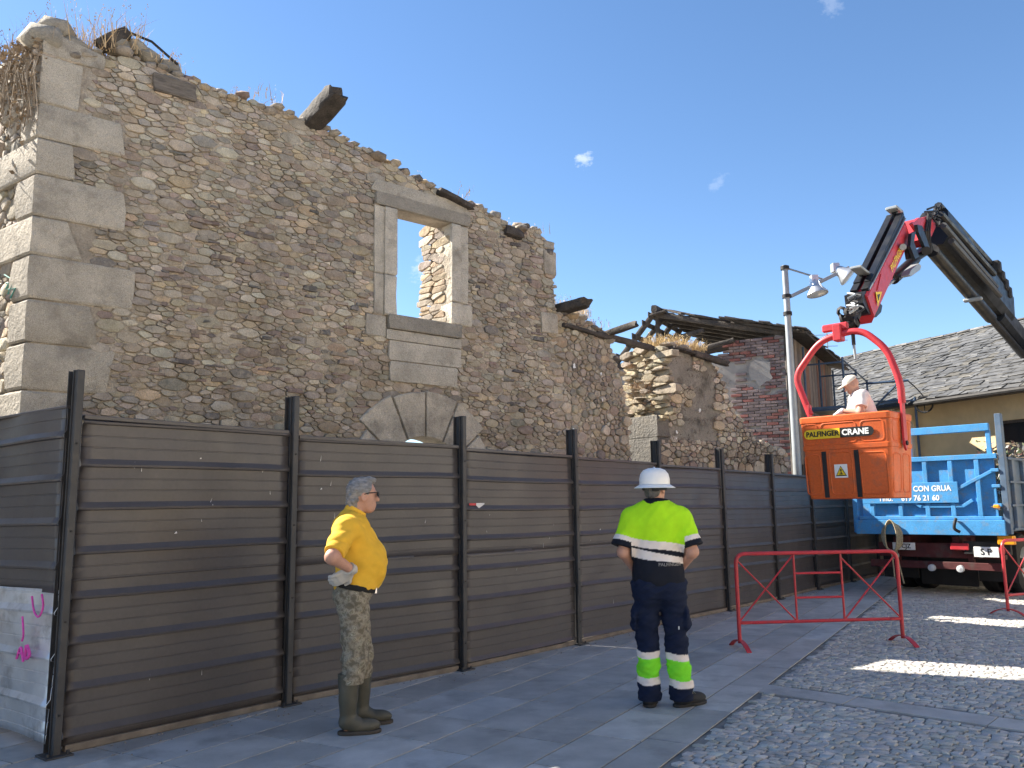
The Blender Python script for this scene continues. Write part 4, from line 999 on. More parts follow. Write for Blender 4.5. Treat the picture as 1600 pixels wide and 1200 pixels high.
# short return on the left
ret = thing('hoarding_return', 'left return of the hoarding with bare silver lower sheet and pink spray marks', 'fence', tuple(FC+LD*.6))
LN = A(-LD[1], LD[0], 0); LN = LN if LN[1] < 0 else -LN
for i in range(2):
    a = FC+LD*(.05+1.8*i)-Z*0; b = FC+LD*(1.83+1.8*i)
    sheet_run(ret, a+LN*.02, b+LN*.02, LN, .06, 1.02, 'silver', -.02, .014, 50+i); sheet_run(ret, a+LN*.026, b+LN*.026, LN, 1.0, 2.24, 'sheet', -.02, .012, 60+i)
    G().bar(a+Z*2.245+LN*.012, b+Z*2.245+LN*.012, .05, .02).build('top_channel', MAT['sheet'], ret, smooth=0)
    h = 2.5; p = FC+LD*1.84*(i+1); G().box(p+Z*h/2-LN*.03, (.04, .04, h/2), [LD, LN, Z], .004).build('post', MAT['post'], ret, smooth=0)
def squig(pts, r=.012): 
    q = [FC+LD*a+LN*.062+Z*z for a, z in pts]; G().tube(smooth_path(q, .05, 4), r, 5).build('spray_mark', MAT['pink'], ret)
squig([(.30, .98), (.26, .88), (.18, .84), (.12, .92), (.16, 1.0)], .007); squig([(.42, .84), (.38, .72), (.40, .68)], .007)
squig([(.46, .56), (.41, .66), (.36, .55)], .009); squig([(.33, .66), (.34, .56), (.26, .60), (.32, .66)], .011); squig([(.43, .60), (.37, .60)], .007)
# ------------------------------------------------------------------ red crowd barriers
def barrier(loc, rz, label):
    b = thing('crowd_barrier', label, 'barrier', loc, 'red crowd barriers on the setts', rotz=rz)
    W, Ht, LZ = .925, 1.0, .27; g = G()
    pts = smooth_path([A(-W, 0, .06), A(-W, 0, Ht), A(W, 0, Ht), A(W, 0, .06)], .11, 6)
    g.tube(pts, .021, 10).build('frame', MAT['red'], b, local=True)
    g = G(); g.tube([A(-W, 0, LZ), A(W, 0, LZ)], .018, 8).build('bottom_rail', MAT['red'], b, local=True)
    for x in (-.27, .27): G().tube([A(x, 0, LZ), A(x, 0, Ht)], .0125, 8).build('upright', MAT['red'], b, local=True)
    for z in (.52, .78): G().tube([A(-.27, 0, z), A(.27, 0, z)], .0125, 8).build('cross_bar', MAT['red'], b, local=True)
    for x0, x1 in ((-W, -.27), (.27, W)):
        G().tube([A(x0, .006, LZ), A(x1, .006, Ht-.02)], .009, 6).build('diagonal', MAT['red'], b, local=True); G().tube([A(x1, -.006, LZ), A(x0, -.006, Ht-.06)], .009, 6).build('diagonal', MAT['red'], b, local=True)
    for s in (-1, 1):
        G().box(A(s*(W-.08), 0, LZ), (.055, .022, .016), None, .006).build('bracket', MAT['red'], b, local=True)
        g = G(); n = 14; V = []; F = []          # bowed flat-bar foot, square to the panel
        for i in range(n+1):
            y = -.26+.52*i/n; z = .085*(1-(y/.26)**2); tz = .010
            for dx, dz in ((-.026, 0), (.026, 0), (.026, tz), (-.026, tz)): V.append(A(s*W+dx, y, z+dz))
        for i in range(n):
            for j in range(4): F.append((i*4+j, i*4+(j+1) % 4, (i+1)*4+(j+1) % 4, (i+1)*4+j)[::-1])
        F += [(0, 1, 2, 3)[::-1], (n*4, n*4+1, n*4+2, n*4+3)]
        g.add(V, F); g.build('foot', MAT['red'], b, smooth=40, local=True)
    return b
p0, p1 = gr(1152, 1014), gr(1416, 1006); mid = (p0+p1)/2
barrier(tuple(mid), math.atan2(p1[1]-p0[1], p1[0]-p0[0]), 'red tubular crowd barrier standing whole between the worker and the truck')
q0 = gr(1576, 962); barrier((q0[0]+.925*math.cos(.42), q0[1]+.925*math.sin(.42), 0), .42, 'red tubular crowd barrier cut off by the right edge, in front of the truck')

# ------------------------------------------------------------------ blue tipper truck
TX = unit(A(.695, -.719, 0)); TY = A(-TX[1], TX[0], 0)            # across the tail (to the right), forward
T0_ = A(6.10, 14.95, 0)                                        # rear left corner on the ground
trk = thing('tipper_truck', 'blue tipper truck parked tail towards us behind the red barriers', 'truck', tuple(T0_+TX*1.2))
TR = [TX, TY, Z]
def TP(x, y, z): return T0_+TX*x+TY*y+Z*z
W2 = 2.36
def tbox(name, x0, x1, y0, y1, z0, z1, mt, par=None, b=.006, build=True):
    return G().box(TP((x0+x1)/2, (y0+y1)/2, (z0+z1)/2), ((x1-x0)/2, (y1-y0)/2, (z1-z0)/2), TR, b).build(name, MAT[mt], par or trk, smooth=30)
LB = 6.9
tbox('bed_floor', .02, W2-.02, .06, LB, 1.10, 1.20, 'blue'); tbox('headboard', .02, W2-.02, LB, LB+.08, 1.1, 2.8, 'blue')
tbox('rear_sill', .0, W2, -.10, .03, 1.00, 1.24, 'blue')
tg = tbox('tailgate', .10, W2-.10, -.005, .03, 1.27, 2.24, 'blue')
for z0, z1 in ((1.245, 1.30), (2.21, 2.29)): tbox('tailgate_rail', .06, W2-.04, -.075, -.006, z0, z1, 'blue', tg)
for x in (.30, .78, 1.22, 1.62, 2.02): tbox('tailgate_rib', x-.035, x+.035, -.07, -.006, 1.302, 2.208, 'blue', tg)
tbox('tailgate_rail', 1.12, 1.76, -.066, -.006, 1.44, 1.50, 'blue', tg)
for a, b in (((1.70, 1.74), (2.25, 2.02)), ((.96, 1.56), (1.12, 1.46)), ((1.92, 1.56), (1.76, 1.46))):
    G().bar(TP(a[0], -.045, a[1]), TP(b[0], -.045, b[1]), .06, .05).build('tailgate_brace', MAT['blue'], tg, smooth=0)
tbox('top_rail', .10, W2-.12, -.05, .02, 2.66, 2.78, 'blue')
for x in (.12, .95, W2-.18): tbox('top_post', x, x+.07, -.03, .015, 2.29, 2.665, 'blue')
sg = tbox('sign_plate', .15, 1.72, -.092, -.076, 1.52, 1.86, 'blue')
tx = TX; 
text('lettering', 'TRANSPORTES CON GRUA', .128, TP(.93, -.094, 1.755), TX, Z, MAT['white'], sg, .0035, sx=.88)
text('lettering', 'Tfno.', .125, TP(.55, -.094, 1.60), TX, Z, MAT['white'], sg, .0035, sx=.92); text('lettering', '619 76 21 60', .125, TP(1.12, -.094, 1.60), TX, Z, MAT['white'], sg, .0035, sx=.92)
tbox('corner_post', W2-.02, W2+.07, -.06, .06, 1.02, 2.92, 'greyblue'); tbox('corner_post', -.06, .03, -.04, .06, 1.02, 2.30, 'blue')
for z in (1.45, 1.75, 2.0): tbox('hinge', W2-.14, W2-.022, -.085, -.02, z, z+.05, 'blue')
lat = tbox('latch', W2-.13, W2-.04, -.16, -.085, 1.42, 1.48, 'amber', b=.015); G().tube([TP(W2-.16, -.13, 1.45), TP(W2-.02, -.18, 1.40)], .015, 6).build('latch_handle', MAT['dirty'], lat)
hk = G(); hk.tube(smooth_path([TP(1.66, -.12, 1.26), TP(1.66, -.2, 1.20), TP(1.64, -.19, 1.10), TP(1.72, -.16, 1.05)], .04), .025, 7); hk.build('tow_hook', MAT['dirty'], trk)
# side walls of the bed
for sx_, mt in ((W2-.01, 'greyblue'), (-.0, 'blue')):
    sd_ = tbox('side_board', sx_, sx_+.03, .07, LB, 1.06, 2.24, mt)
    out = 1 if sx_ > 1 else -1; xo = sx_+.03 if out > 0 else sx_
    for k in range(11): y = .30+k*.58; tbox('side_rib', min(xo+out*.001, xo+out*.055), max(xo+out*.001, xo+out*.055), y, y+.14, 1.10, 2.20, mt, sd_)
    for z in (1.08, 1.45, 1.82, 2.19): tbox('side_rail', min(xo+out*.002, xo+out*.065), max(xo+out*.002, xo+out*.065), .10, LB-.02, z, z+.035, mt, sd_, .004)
# load of brushwood
g = G(); Rt = np.random.RandomState(12)
for k in range(170):
    xx = Rt.uniform(.5, W2-.14); p = TP(xx, Rt.uniform(.6, LB-.5), Rt.uniform(1.7, 2.1) if xx < 1.7 else Rt.uniform(2.1, 2.5)); d = unit(Rt.normal(0, 1, 3)*A(1, 1, .55)); l = Rt.uniform(.15, .45)
    d = unit(TY*d[0]+TX*d[1]*.15+Z*d[2]*.5); g.tube([p-d*l, p+Rt.normal(0, .03, 3), p+d*l], .010, 4)
o = g.build('brushwood_load', MAT['branch'], trk); o['kind'] = 'stuff'
g = G()
for k in range(1500):
    xx = Rt.uniform(.45, W2-.1); p = TP(xx, Rt.uniform(.4, LB-.2), Rt.uniform(1.6, 2.15) if xx < 1.75 else Rt.uniform(1.9, 2.6)); a = unit(Rt.normal(0, 1, 3)); b = unit(np.cross(a, Rt.normal(0, 1, 3))); q = Rt.uniform(.03, .07)
    g.add([p-a*q, p+b*q*.5, p+a*q, p-b*q*.5], [(0, 1, 2, 3)], tuple(A(*[(.12, .14, .07), (.20, .15, .09), (.3, .29, .27), (.16, .07, .05)][Rt.randint(4)])*Rt.uniform(.6, 1.3)))
o = g.build('brushwood_leaves', MAT['leaf'], trk, smooth=0); o['kind'] = 'stuff'
# chassis, lights, wheels
for x in (.70, 1.50): tbox('chassis_beam', x, x+.12, .1, 10.2, .72, .98, 'maroon')
for y in (.5, 2.2, 4.2): tbox('cross_member', .22, W2-.22, y, y+.1, .985, 1.095, 'dirty')
tbox('rear_beam', .28, W2-.1, .12, .22, .62, .86, 'maroon'); tbox('underrun_bar', .15, W2-.15, .05, .15, .44, .56, 'maroon')
for x in (.55, 1.72): tbox('bracket', x, x+.08, .1, .2, .50, .95, 'maroon')
lb_ = tbox('light_bar', 1.70, W2+.02, .0, .08, .70, .90, 'dirty')
tbox('indicator', W2-.14, W2+.10, -.07, .03, .86, 1.0, 'amber', b=.012)
tbox('tail_light', 1.50, 1.78, -.02, .04, .76, .87, 'red', b=.01); tbox('tail_light', W2-.22, W2-.06, -.012, .04, .72, .82, 'red', b=.01)
for x, z in ((.60, .64), (1.18, .46), (1.62, .46), (1.95, .70)): G().lathe([(0, -.03), (.055, -.02), (.06, .03)], TP(x, -.005, z), TY, 12).build('round_lamp', MAT['lampglass'], trk)
pl1 = tbox('number_plate', .56, .93, .02, .045, .74, .86, 'white', b=.004); text('number', '3 CJZ', .105, TP(.75, .017, .80), TX, Z, MAT['ink'], pl1, .002, sx=.9)
pl2 = tbox('number_plate', 1.86, 2.22, -.05, -.03, .66, .82, 'white', b=.004); text('number', 'S P', .135, TP(2.04, -.053, .74), TX, Z, MAT['ink'], pl2, .002)
def wheel(par, x, y, r, wd, name='wheel'):
    c = TP(x, y, r); prof = [(r*.55, -wd/2), (r*.80, -wd/2), (r*.95, -wd/2+.015), (r, -wd/2+.05), (r, -.012), (r-.015, -.010), (r-.015, .010), (r, .012), (r, wd/2-.05), (r*.95, wd/2-.015), (r*.80, wd/2), (r*.55, wd/2)]
    wl = G().lathe(prof, c, TX, 32).build(name, MAT['black'], par); G().lathe([(0, -wd*.25), (r*.2, -wd*.3), (r*.3, -wd*.2), (r*.56, -wd*.45), (r*.56, wd*.45), (r*.3, wd*.2), (r*.2, wd*.3), (0, wd*.25)], c, TX, 20).build('rim', MAT['galv'], wl)
for x in (.30, .62, 1.74, 2.06): wheel(trk, x, 1.35, .5, .28)
for x in (.34, 2.02): wheel(trk, x, 9.4, .5, .28)
G().tube([TP(.2, 1.35, .5), TP(2.16, 1.35, .5)], .09, 10).build('axle', MAT['dirty'], trk); G().lathe([(.05, -.25), (.2, -.12), (.24, 0), (.2, .12), (.05, .25)], TP(1.18, 1.35, .5), TX, 14).build('differential', MAT['dirty'], trk); G().tube([TP(.3, 9.4, .5), TP(2.06, 9.4, .5)], .07, 10).build('axle', MAT['dirty'], trk)
for x in (.10, 1.66): tbox('mudflap', x, x+.60, .72, .74, .22, .98, 'black')
tbox('shade_panel', .72, 1.64, .76, .78, .12, .70, 'black')  # added black sheet, stands in for the shade between the rear wheels
tbox('fuel_tank', 2.0, 2.4, 3.2, 4.2, .45, .95, 'dirty', b=.08)
# crane seat and cab
tbox('crane_base', .3, 2.1, 7.3, 8.1, .95, 1.35, 'red', b=.03)
cab = tbox('cab', .0, W2, 8.5, 10.4, .75, 2.9, 'blue', b=.12); tbox('cab_window', .15, W2-.15, 8.485, 8.499, 1.9, 2.6, 'glass', cab); tbox('cab_window', W2+.001, W2+.012, 9.0, 9.9, 1.85, 2.55, 'glass', cab); tbox('windscreen', .15, W2-.15, 10.401, 10.412, 1.8, 2.65, 'glass', cab)
# coiled rope hung on the tail
rp = thing('rope_coil', 'pale coiled rope hanging on the left of the truck tail', 'rope', tuple(TP(.62, -.15, .6))); g = G(); Rr = np.random.RandomState(3)
for k in range(5):
    rx = .10+.018*k; g.tube([TP(.62+rx*math.cos(t)*Rr.uniform(.95, 1.05), -.14+.016*(k-2), .98+(.28-.012*k)*math.sin(t)-.02) for t in np.arange(20)*math.pi/10], .013, 6, closed=True)
g.build('coil', MAT['rope'], rp)
for dx in (0, .05, .09): G().tube(smooth_path([TP(.60+dx, -.15, .75), TP(.61+dx, -.13, .55), TP(.63+dx*1.6, -.16, .28-dx)], .1), .012, 6).build('rope_tail', MAT['rope'], rp)

# ------------------------------------------------------------------ folding crane
CT = A(4.44, 10.80, 0); CB = TP(1.2, 7.7, 0); CD = unit(CB-CT); CN = A(CD[1], -CD[0], 0)       # CN: right-hand side seen from us
crn = thing('loader_crane', 'folding loader crane with black boom and red jib reaching over from the truck', 'crane', tuple(CB))
CL = np.linalg.norm(CB-CT)
def CP(q, z, n=0): return CT+CD*q+CN*n+Z*z
def pl(x, y, off=0):                    # the point of the crane's upright plane seen at a pixel
    d = ray(x, y); P = CT+CN*off; return CAM+d*(((P-CAM)@CN)/(d@CN))
G().lathe([(.42, 1.35), (.38, 1.5), (.30, 1.6), (.28, 3.6), (.34, 3.8)], CB, n=14).build('column', MAT['red'], crn)
# inner boom from the column up to the back of the outer boom
def beam(name, a, b, wd, h0, h1, mt, ch=.22, par=None):
    a = np.asarray(a, float); b = np.asarray(b, float); d, s, u = frame(b-a); V = []; F = []
    for p, h in ((a, h0), (b, h1)):
        for x, y in ((-.5, -.5+ch), (-.5+ch, -.5), (.5-ch, -.5), (.5, -.5+ch), (.5, .5-ch*.4), (.5-ch*.4, .5), (-.5+ch*.4, .5), (-.5, .5-ch*.4)): V.append(p+s*x*wd+u*y*h)
    F = [(j, (j+1) % 8, 8+(j+1) % 8, 8+j)[::-1] for j in range(8)]+[tuple(range(8)), tuple(range(8, 16))[::-1]]
    F = [f[::-1] for f in F]
    return G().add(V, F).build(name, MAT[mt], par or crn, smooth=20)
e0 = pl(1462, 352); e1 = pl(1560, 478); eD = unit(e1-e0)
far = CB+Z*3.7
beam('inner_boom', far, CP(CL+.9, 5.2), .40, .5, .45, 'red'); 
ob = beam('outer_boom', pl(1460, 356), pl(1566, 486), .46, .68, .64, 'boom')
beam('extension', pl(1555, 487), pl(1602, 545), .34, .44, .44, 'boom'); beam('extension', pl(1596, 538), CP(CL+.9, 5.2), .30, .36, .4, 'boom')
G().tube([pl(1457, 392, .05), pl(1548, 497, .05)], .11, 12).build('boom_ram', MAT['boom'], crn); G().tube([pl(1540, 488, .05), pl(1600, 556, .05)], .065, 10).build('ram_rod', MAT['amber'] if 0 else MAT['dirty'], crn)
for k, (xa, ya, xb, yb, o_) in enumerate(((1466, 322, 1552, 418, .10), (1470, 334, 1553, 428, .30), (1474, 352, 1556, 448, .31), (1486, 376, 1562, 462, .32))):
    G().tube([pl(xa, ya, o_), pl(xb, yb, o_)], .055 if k else .075, 8).build('extension_tube', MAT['boom'] if k < 2 else MAT['post'], crn)
for (x, y, s_) in ((1550, 418, .12), (1556, 432, .10), (1562, 446, .12), (1567, 458, .12)): G().box(pl(x, y, .12), (.10, .16, s_), [CD, CN, Z], .03).build('valve_block', MAT['dirty'], crn, smooth=30)
G().box(pl(1568, 452, -.05), (.14, .03, .2), [CD, CN, Z], .02).build('guard_plate', MAT['galv'], crn)
G().box(pl(1520, 468, .1), (.05, .16, .03), [eD, CN, np.cross(eD, CN)], .02).build('bracket', MAT['galv'], crn)
Rc = np.random.RandomState(6)
for k in range(13):                     # hoses looping at the knuckle
    a = pl(1452+Rc.uniform(-8, 12), 330+Rc.uniform(-4, 22), Rc.uniform(-.2, .25)); b = pl(1462+Rc.uniform(-3, 10), 338+Rc.uniform(-12, 20), Rc.uniform(-.2, .25)); m_ = (a+b)/2+Z*Rc.uniform(-.05, .22)+CN*Rc.uniform(-.1, .15)
    G().tube(smooth_path([a, m_, b], .2, 4), .018, 6).build('hose', MAT['black'], crn)
for k in range(3): G().tube([pl(1451+k*2, 332, .22), pl(1446+k*3, 362, .24), pl(1450+k*2, 396, .2)], .02, 6).build('hose', MAT['dirty'], crn)
# knuckle: red cheek plates and links
def cheek(name, pix, off, th, mt): return G().prism([pl(x, y, off) for x, y in pix], CN*th).build(name, MAT[mt], crn, smooth=0)
cheek('knuckle_cheek', [(1420, 350), (1431, 341), (1440, 343), (1444, 358), (1441, 372), (1428, 362)], .16, .05, 'red'); cheek('knuckle_cheek', [(1420, 350), (1431, 341), (1440, 343), (1444, 358), (1441, 372), (1428, 362)], -.2, .05, 'red')
cheek('jib_head', [(1404, 349), (1414, 346), (1424, 350), (1427, 362), (1420, 376), (1411, 392), (1402, 382)], -.18, .36, 'red')
cheek('link', [(1419, 366), (1426, 362), (1423, 380), (1431, 402), (1425, 406), (1417, 386)], .19, .05, 'boom'); cheek('link', [(1428, 352), (1436, 354), (1449, 392), (1445, 398), (1430, 364)], .21, .05, 'boom')
cheek('link', [(1412, 388), (1418, 386), (1420, 404), (1415, 406)], .12, .05, 'boom')
G().tube([pl(1411, 386, -.2), pl(1411, 386, .21)], .05, 10).build('pin', MAT['galv'], crn); G().tube([pl(1447, 392, -.22), pl(1447, 392, .28)], .07, 10).build('pin', MAT['dirty'], crn)
beam('knuckle_bracket', pl(1428, 404), pl(1450, 388), .16, .12, .16, 'boom')
# jib: red box with a black ladder of extension tubes on its back
J0, J1 = pl(1405, 366), pl(1349, 478); jD = unit(J1-J0); jU = unit(np.cross(CN, jD)); jU = jU if jU[2] > 0 else -jU
jb = beam('jib', J0+jU*.0, J1+jD*.12, .28, .38, .44, 'red')
pj = [pl(1377, 428, .153), pl(1385, 440, .153), pl(1384, 450, .153), pl(1371, 454, .153)]
G().prism(pj, -CN*.30).build('ram_lug', MAT['red'], crn, smooth=0)
for k, (o_, n_) in enumerate(((.235, .09), (.24, -.06), (.30, .09), (.31, -.06))):
    G().bar(J0+jU*o_-jD*.05+CN*n_, J1+jU*(o_-(.0 if k < 2 else .05))-jD*(.2 if k > 1 else 0)+CN*n_, .10, .055, up=jU).build('extension_tube', MAT['boom'], crn, smooth=0)
for n_ in (.160,): G().bar(J0+jU*.235+CN*n_, J1+jU*.235+CN*n_, .012, .018, up=jU).build('hose_rail', MAT['galv'], crn, smooth=0)
G().box(J0+jU*.36-jD*.12, (.15, .09, .025), [unit(CD-Z*.05), CN, Z], .012).build('work_light', MAT['galv'], crn); G().tube([J0+jU*.2-jD*.1, J0+jU*.34-jD*.1], .05, 8).build('light_stand', MAT['boom'], crn)
G().box(J1+jU*.40-jD*.30, (.17, .08, .02), [unit(CD-Z*.12), CN, Z], .01).build('work_light', MAT['galv'], crn)
cheek('jib_tip', [(1336, 470), (1344, 474), (1352, 482), (1350, 492), (1342, 500), (1330, 494), (1321, 478), (1319, 462), (1329, 458)], -.13, .24, 'boom')
for k in range(10):
    a = pl(1322+Rc.uniform(0, 18), 462+Rc.uniform(-4, 20), .18); b = a+jD*Rc.uniform(.1, .3)+CN*Rc.uniform(.02, .1); G().tube(smooth_path([a, (a+b)/2+CN*.12, b], .2, 4), .014, 6).build('hose', MAT['galv' if k % 3 == 0 else 'black'], crn)
G().tube([pl(1383, 446, 0), pl(1406, 428, 0)], .045, 10).build('ram_rod', MAT['chrome'], crn); G().tube([pl(1396, 436, 0), pl(1430, 405, 0)], .085, 12).build('jib_ram', MAT['boom'], crn)
cheek('ram_valve', [(1407, 432), (1411, 424), (1423, 414), (1427, 418), (1425, 424), (1411, 434)], .10, .12, 'galv')
# warning triangle and lettering on the jib
def jp(a, b, n=.157): return J0+(J1-J0)*a+jU*b+CN*n
tri = G().prism([jp(.97, -.08), jp(.83, -.02), jp(.93, .10)], CN*.003).build('warning_sign', MAT['yellow'], jb, smooth=0); G().prism([jp(.935, -.03, .1605), jp(.875, -.0, .1605), jp(.925, .05, .1605)], CN*.003).build('warning_symbol', MAT['ink'], tri, smooth=0)
text('lettering', 'PALFINGER', .15, jp(.40, .0, .157), -jD, jU if np.cross(-jD, jU)@CN > 0 else -jU, MAT['yellow'], jb, .002, sx=.95)
# rotator and hook under the tip
tip = pl(1326, 505)
G().tube([pl(1334, 490), tip], .10, 10).build('rotator', MAT['dirty'], crn); 
for k in range(7): G().lathe([(.05, -.03), (.085, 0), (.05, .03)], tip+A(Rc.uniform(-.1, .1), Rc.uniform(-.08, .08), Rc.uniform(-.08, .18)), Rc.normal(0, 1, 3), 8).build('swivel', MAT['dirty'], crn)

# ------------------------------------------------------------------ orange man basket
BX = unit(A(.72, -.694, 0)); BY = A(-BX[1], BX[0], 0)        # along its front (to the right), away from us
bl = at(1258, 779, 10.60); BZ0 = bl[2]-.012
bsk = thing('crane_basket', 'orange plastic man basket hanging from the crane by a red tube hanger', 'basket', (bl[0], bl[1], BZ0))
B00 = A(bl[0], bl[1], 0); BW, BDp, BH = 1.20, .80, 1.125
BS = .918
def BP(x, y, z): return B00+(BX*x+BY*y)*BS+Z*(BZ0+z*BS)
g = G()                                   # tapered shell with open top
def ringb(z, ins, y_in=0): return [BP(ins, ins, z), BP(BW-ins, ins, z), BP(BW-ins, BDp-ins, z), BP(ins, BDp-ins, z)]
def rounded(z, ins, r=.05):
    pts = []; c = [(ins+r, ins+r, 180), (BW-ins-r, ins+r, 270), (BW-ins-r, BDp-ins-r, 0), (ins+r, BDp-ins-r, 90)]
    for x, y, a in c:
        for k in range(5): t = rad(a+90*k/4); pts.append(BP(x+r*math.cos(t), y+r*math.sin(t), z))
    return pts
lv = [(.0, .06), (.012, .045), (.40, .022), (.66, .010), (.665, .0), (.72, -.002), (.725, .006), (1.03, -.004), (1.04, -.014), (1.11, -.018), (1.125, -.006), (1.125, .05), (1.10, .06), (.06, .10)]
V = []; n = 20
for z, i_ in lv: V += rounded(z, i_)
F = [(r*n+j, r*n+(j+1) % n, (r+1)*n+(j+1) % n, (r+1)*n+j) for r in range(len(lv)-1) for j in range(n)]+[tuple(range(n))[::-1], tuple(range((len(lv)-1)*n, len(lv)*n))]
shell = G().add(V, F).build('shell', MAT['orange'], bsk, smooth=40)
def fin(z): return float(np.interp(z, [0, .012, .40, .66, .665, .72, .725, 1.03], [.06, .045, .022, .010, 0, -.002, .006, -.004]))
def fpt(x, z, d=0): return BP(x, fin(z)-d, z)
def spt(y, z, d=0): return BP(BW-fin(z)+d, y, z)
def relief(fp, x0, x1, z0, z1, name='moulded_panel', r=.05, w_=.016, hgt=.012):
    w_ = .011
    pts = []
    for x, z, a in ((x0+r, z0+r, 180), (x1-r, z0+r, 270), (x1-r, z1-r, 0), (x0+r, z1-r, 90)):
        for k in range(4): t = rad(a+90*k/3); pts.append((x+r*math.cos(t), z+r*math.sin(t)))
    G().tube([fp(x, z, -.004) for x, z in pts], w_, 6, closed=True).build(name, MAT['orange'], shell)
for x0, x1 in ((.03, .235), (.285, .76), (.82, 1.12)): relief(fpt, x0, x1, .75, 1.02)
relief(fpt, .78, 1.12, .06, .60); relief(fpt, .03, .24, .06, .60); relief(fpt, .37, .67, .06, .62)
for y0, y1 in ((.08, .34), (.42, .66)): relief(spt, y0, y1, .75, 1.02); relief(spt, y0, y1, .08, .58)
for x in (.30, .74): G().prism([fpt(x-.03, .02, .012), fpt(x+.03, .02, .012), fpt(x+.03, .64, .012), fpt(x-.03, .64, .012)], -BY*-.014).build('rubber_strap', MAT['black'], bsk, smooth=0)
# name plate: yellow and black halves with rounded ends
def half(x0, x1, z0, z1, le, re, mt, nm):
    pts = []; h = (z1-z0)/2
    if le: pts += [(x0+h+h*math.cos(t), z0+h+h*math.sin(t)) for t in np.linspace(math.pi*1.5, math.pi*.5, 7)]
    else: pts += [(x0, z0), (x0, z1)]
    if re: pts += [(x1-h+h*math.cos(t), z0+h+h*math.sin(t)) for t in np.linspace(math.pi*.5, -math.pi*.5, 7)]
    else: pts += [(x1, z1), (x1, z0)]
    return G().prism([fpt(x, z, .018) for x, z in pts], -BY*.003).build(nm, MAT[mt], bsk, smooth=0)
ya = half(.05, .55, .815, .945, True, False, 'yellow', 'name_plate'); yb = half(.552, 1.0, .815, .945, False, True, 'ink', 'name_plate')
text('lettering', 'PALFINGER', .088, fpt(.310, .878, .0235), BX, Z, MAT['ink'], ya, .003, sx=.95); text('lettering', 'CRANE', .100, fpt(.755, .878, .0235), BX, Z, MAT['white'], yb, .0035, sx=1.0)
hz = G().prism([fpt(x, z, .016) for x, z in ((.435, .28), (.61, .28), (.61, .46), (.435, .46))], -BY*.004).build('hazard_label', MAT['white'], bsk, smooth=0)
tr = lambda s, d: [fpt(.5225+x*s, .365+z*s, d) for x, z in ((-.075, -.062), (.075, -.062), (0, .075))]
G().prism(tr(1, .0205), -BY*.001).build('triangle_border', MAT['ink'], hz, smooth=0); G().prism(tr(.80, .022), -BY*.001).build('triangle_field', MAT['yellow'], hz, smooth=0)
for pts in (((-.012, .0), (.012, .01), (.008, .032), (-.008, .03)), ((-.03, -.04), (.03, -.04), (.02, -.028), (-.02, -.03)), ((-.006, -.028), (.01, -.028), (.006, 0), (-.004, 0))): G().prism([fpt(.5225+x, .365+z, .0235) for x, z in pts], -BY*.001).build('hazard_symbol', MAT['ink'], hz, smooth=0)
# hanger: bent red tube from side to side with flat cheek plates
hy = BDp/2
pth = smooth_path([BP(-.03, hy, 1.20), BP(-.22, hy, 1.78), BP(.16, hy, 2.22), BP(.42, hy, 2.30), BP(.78, hy, 2.32), BP(1.10, hy, 2.00), BP(1.24, hy, 1.52), BP(1.24, hy, 1.25)], .15, 6)
G().tube(pth, .043, 12).build('hanger_tube', MAT['red'], bsk)
for x, o in ((1.225, 1), (-.025, -1)): G().prism([BP(x, hy+y, z) for y, z in ((-.055, 1.34), (.055, 1.34), (.06, .70), (.0, .62), (-.06, .70))], BX*.025*o).build('hanger_plate', MAT['red'], bsk, smooth=0); G().lathe([(.028, 0), (.028, .02), (0, .02)], BP(x+.025*o, hy, .72), BX*o, 8).build('bolt', MAT['dirty'], bsk)
hc = BP(.46, hy, 2.32); G().box(hc, (.055, .07, .11), [BX, BY, Z], .012).build('hanger_clamp', MAT['red'], bsk); G().box(hc+Z*.08-BX*.04, (.17, .03, .05), [BX, BY, Z], .02).build('hanger_plate', MAT['red'], bsk)
G().tube([hc+Z*.08, pl(1326, 506)], .04, 8).build('shackle', MAT['dirty'], bsk)
G().tube([BP(.66, hy, 2.28), BP(.66, hy, 2.12)], .025, 8).build('link', MAT['dirty'], bsk); G().tube([BP(.66, hy, 2.12), BP(.67, hy, 1.92)], .018, 8).build('hook', MAT['galv'], bsk)
# ------------------------------------------------------------------ people: one smooth skin grown round a posed skeleton, clothes as their own shells
f32 = np.float32
def capsule(p, a, b, ra, rb):
    a = np.array(a, f32); b = np.array(b, f32); ab = b-a; t = np.clip(((p-a)@ab)/max(ab@ab, 1e-9), 0, 1)
    return np.linalg.norm(p-(a+t[:, None]*ab), axis=1)-(ra+(rb-ra)*t)
def ell(p, c, r, yaw=0, pit=0):
    q = p-np.array(c, f32)
    if pit: q = np.stack([q[:, 0]*math.cos(pit)+q[:, 2]*math.sin(pit), q[:, 1], -q[:, 0]*math.sin(pit)+q[:, 2]*math.cos(pit)], 1)
    if yaw: q = np.stack([q[:, 0]*math.cos(yaw)+q[:, 1]*math.sin(yaw), -q[:, 0]*math.sin(yaw)+q[:, 1]*math.cos(yaw), q[:, 2]], 1)
    r = np.array(r, f32); k0 = np.linalg.norm(q/r, axis=1); k1 = np.linalg.norm(q/(r*r), axis=1)
    return k0*(k0-1)/np.maximum(k1, 1e-6)
def smin(k, *ds):
    d = ds[0]
    for e in ds[1:]:
        h = np.clip(.5+.5*(e-d)/k, 0, 1); d = e*(1-h)+d*h-k*h*(1-h)
    return d
def smax(k, a, b): return -smin(k, -a, -b)
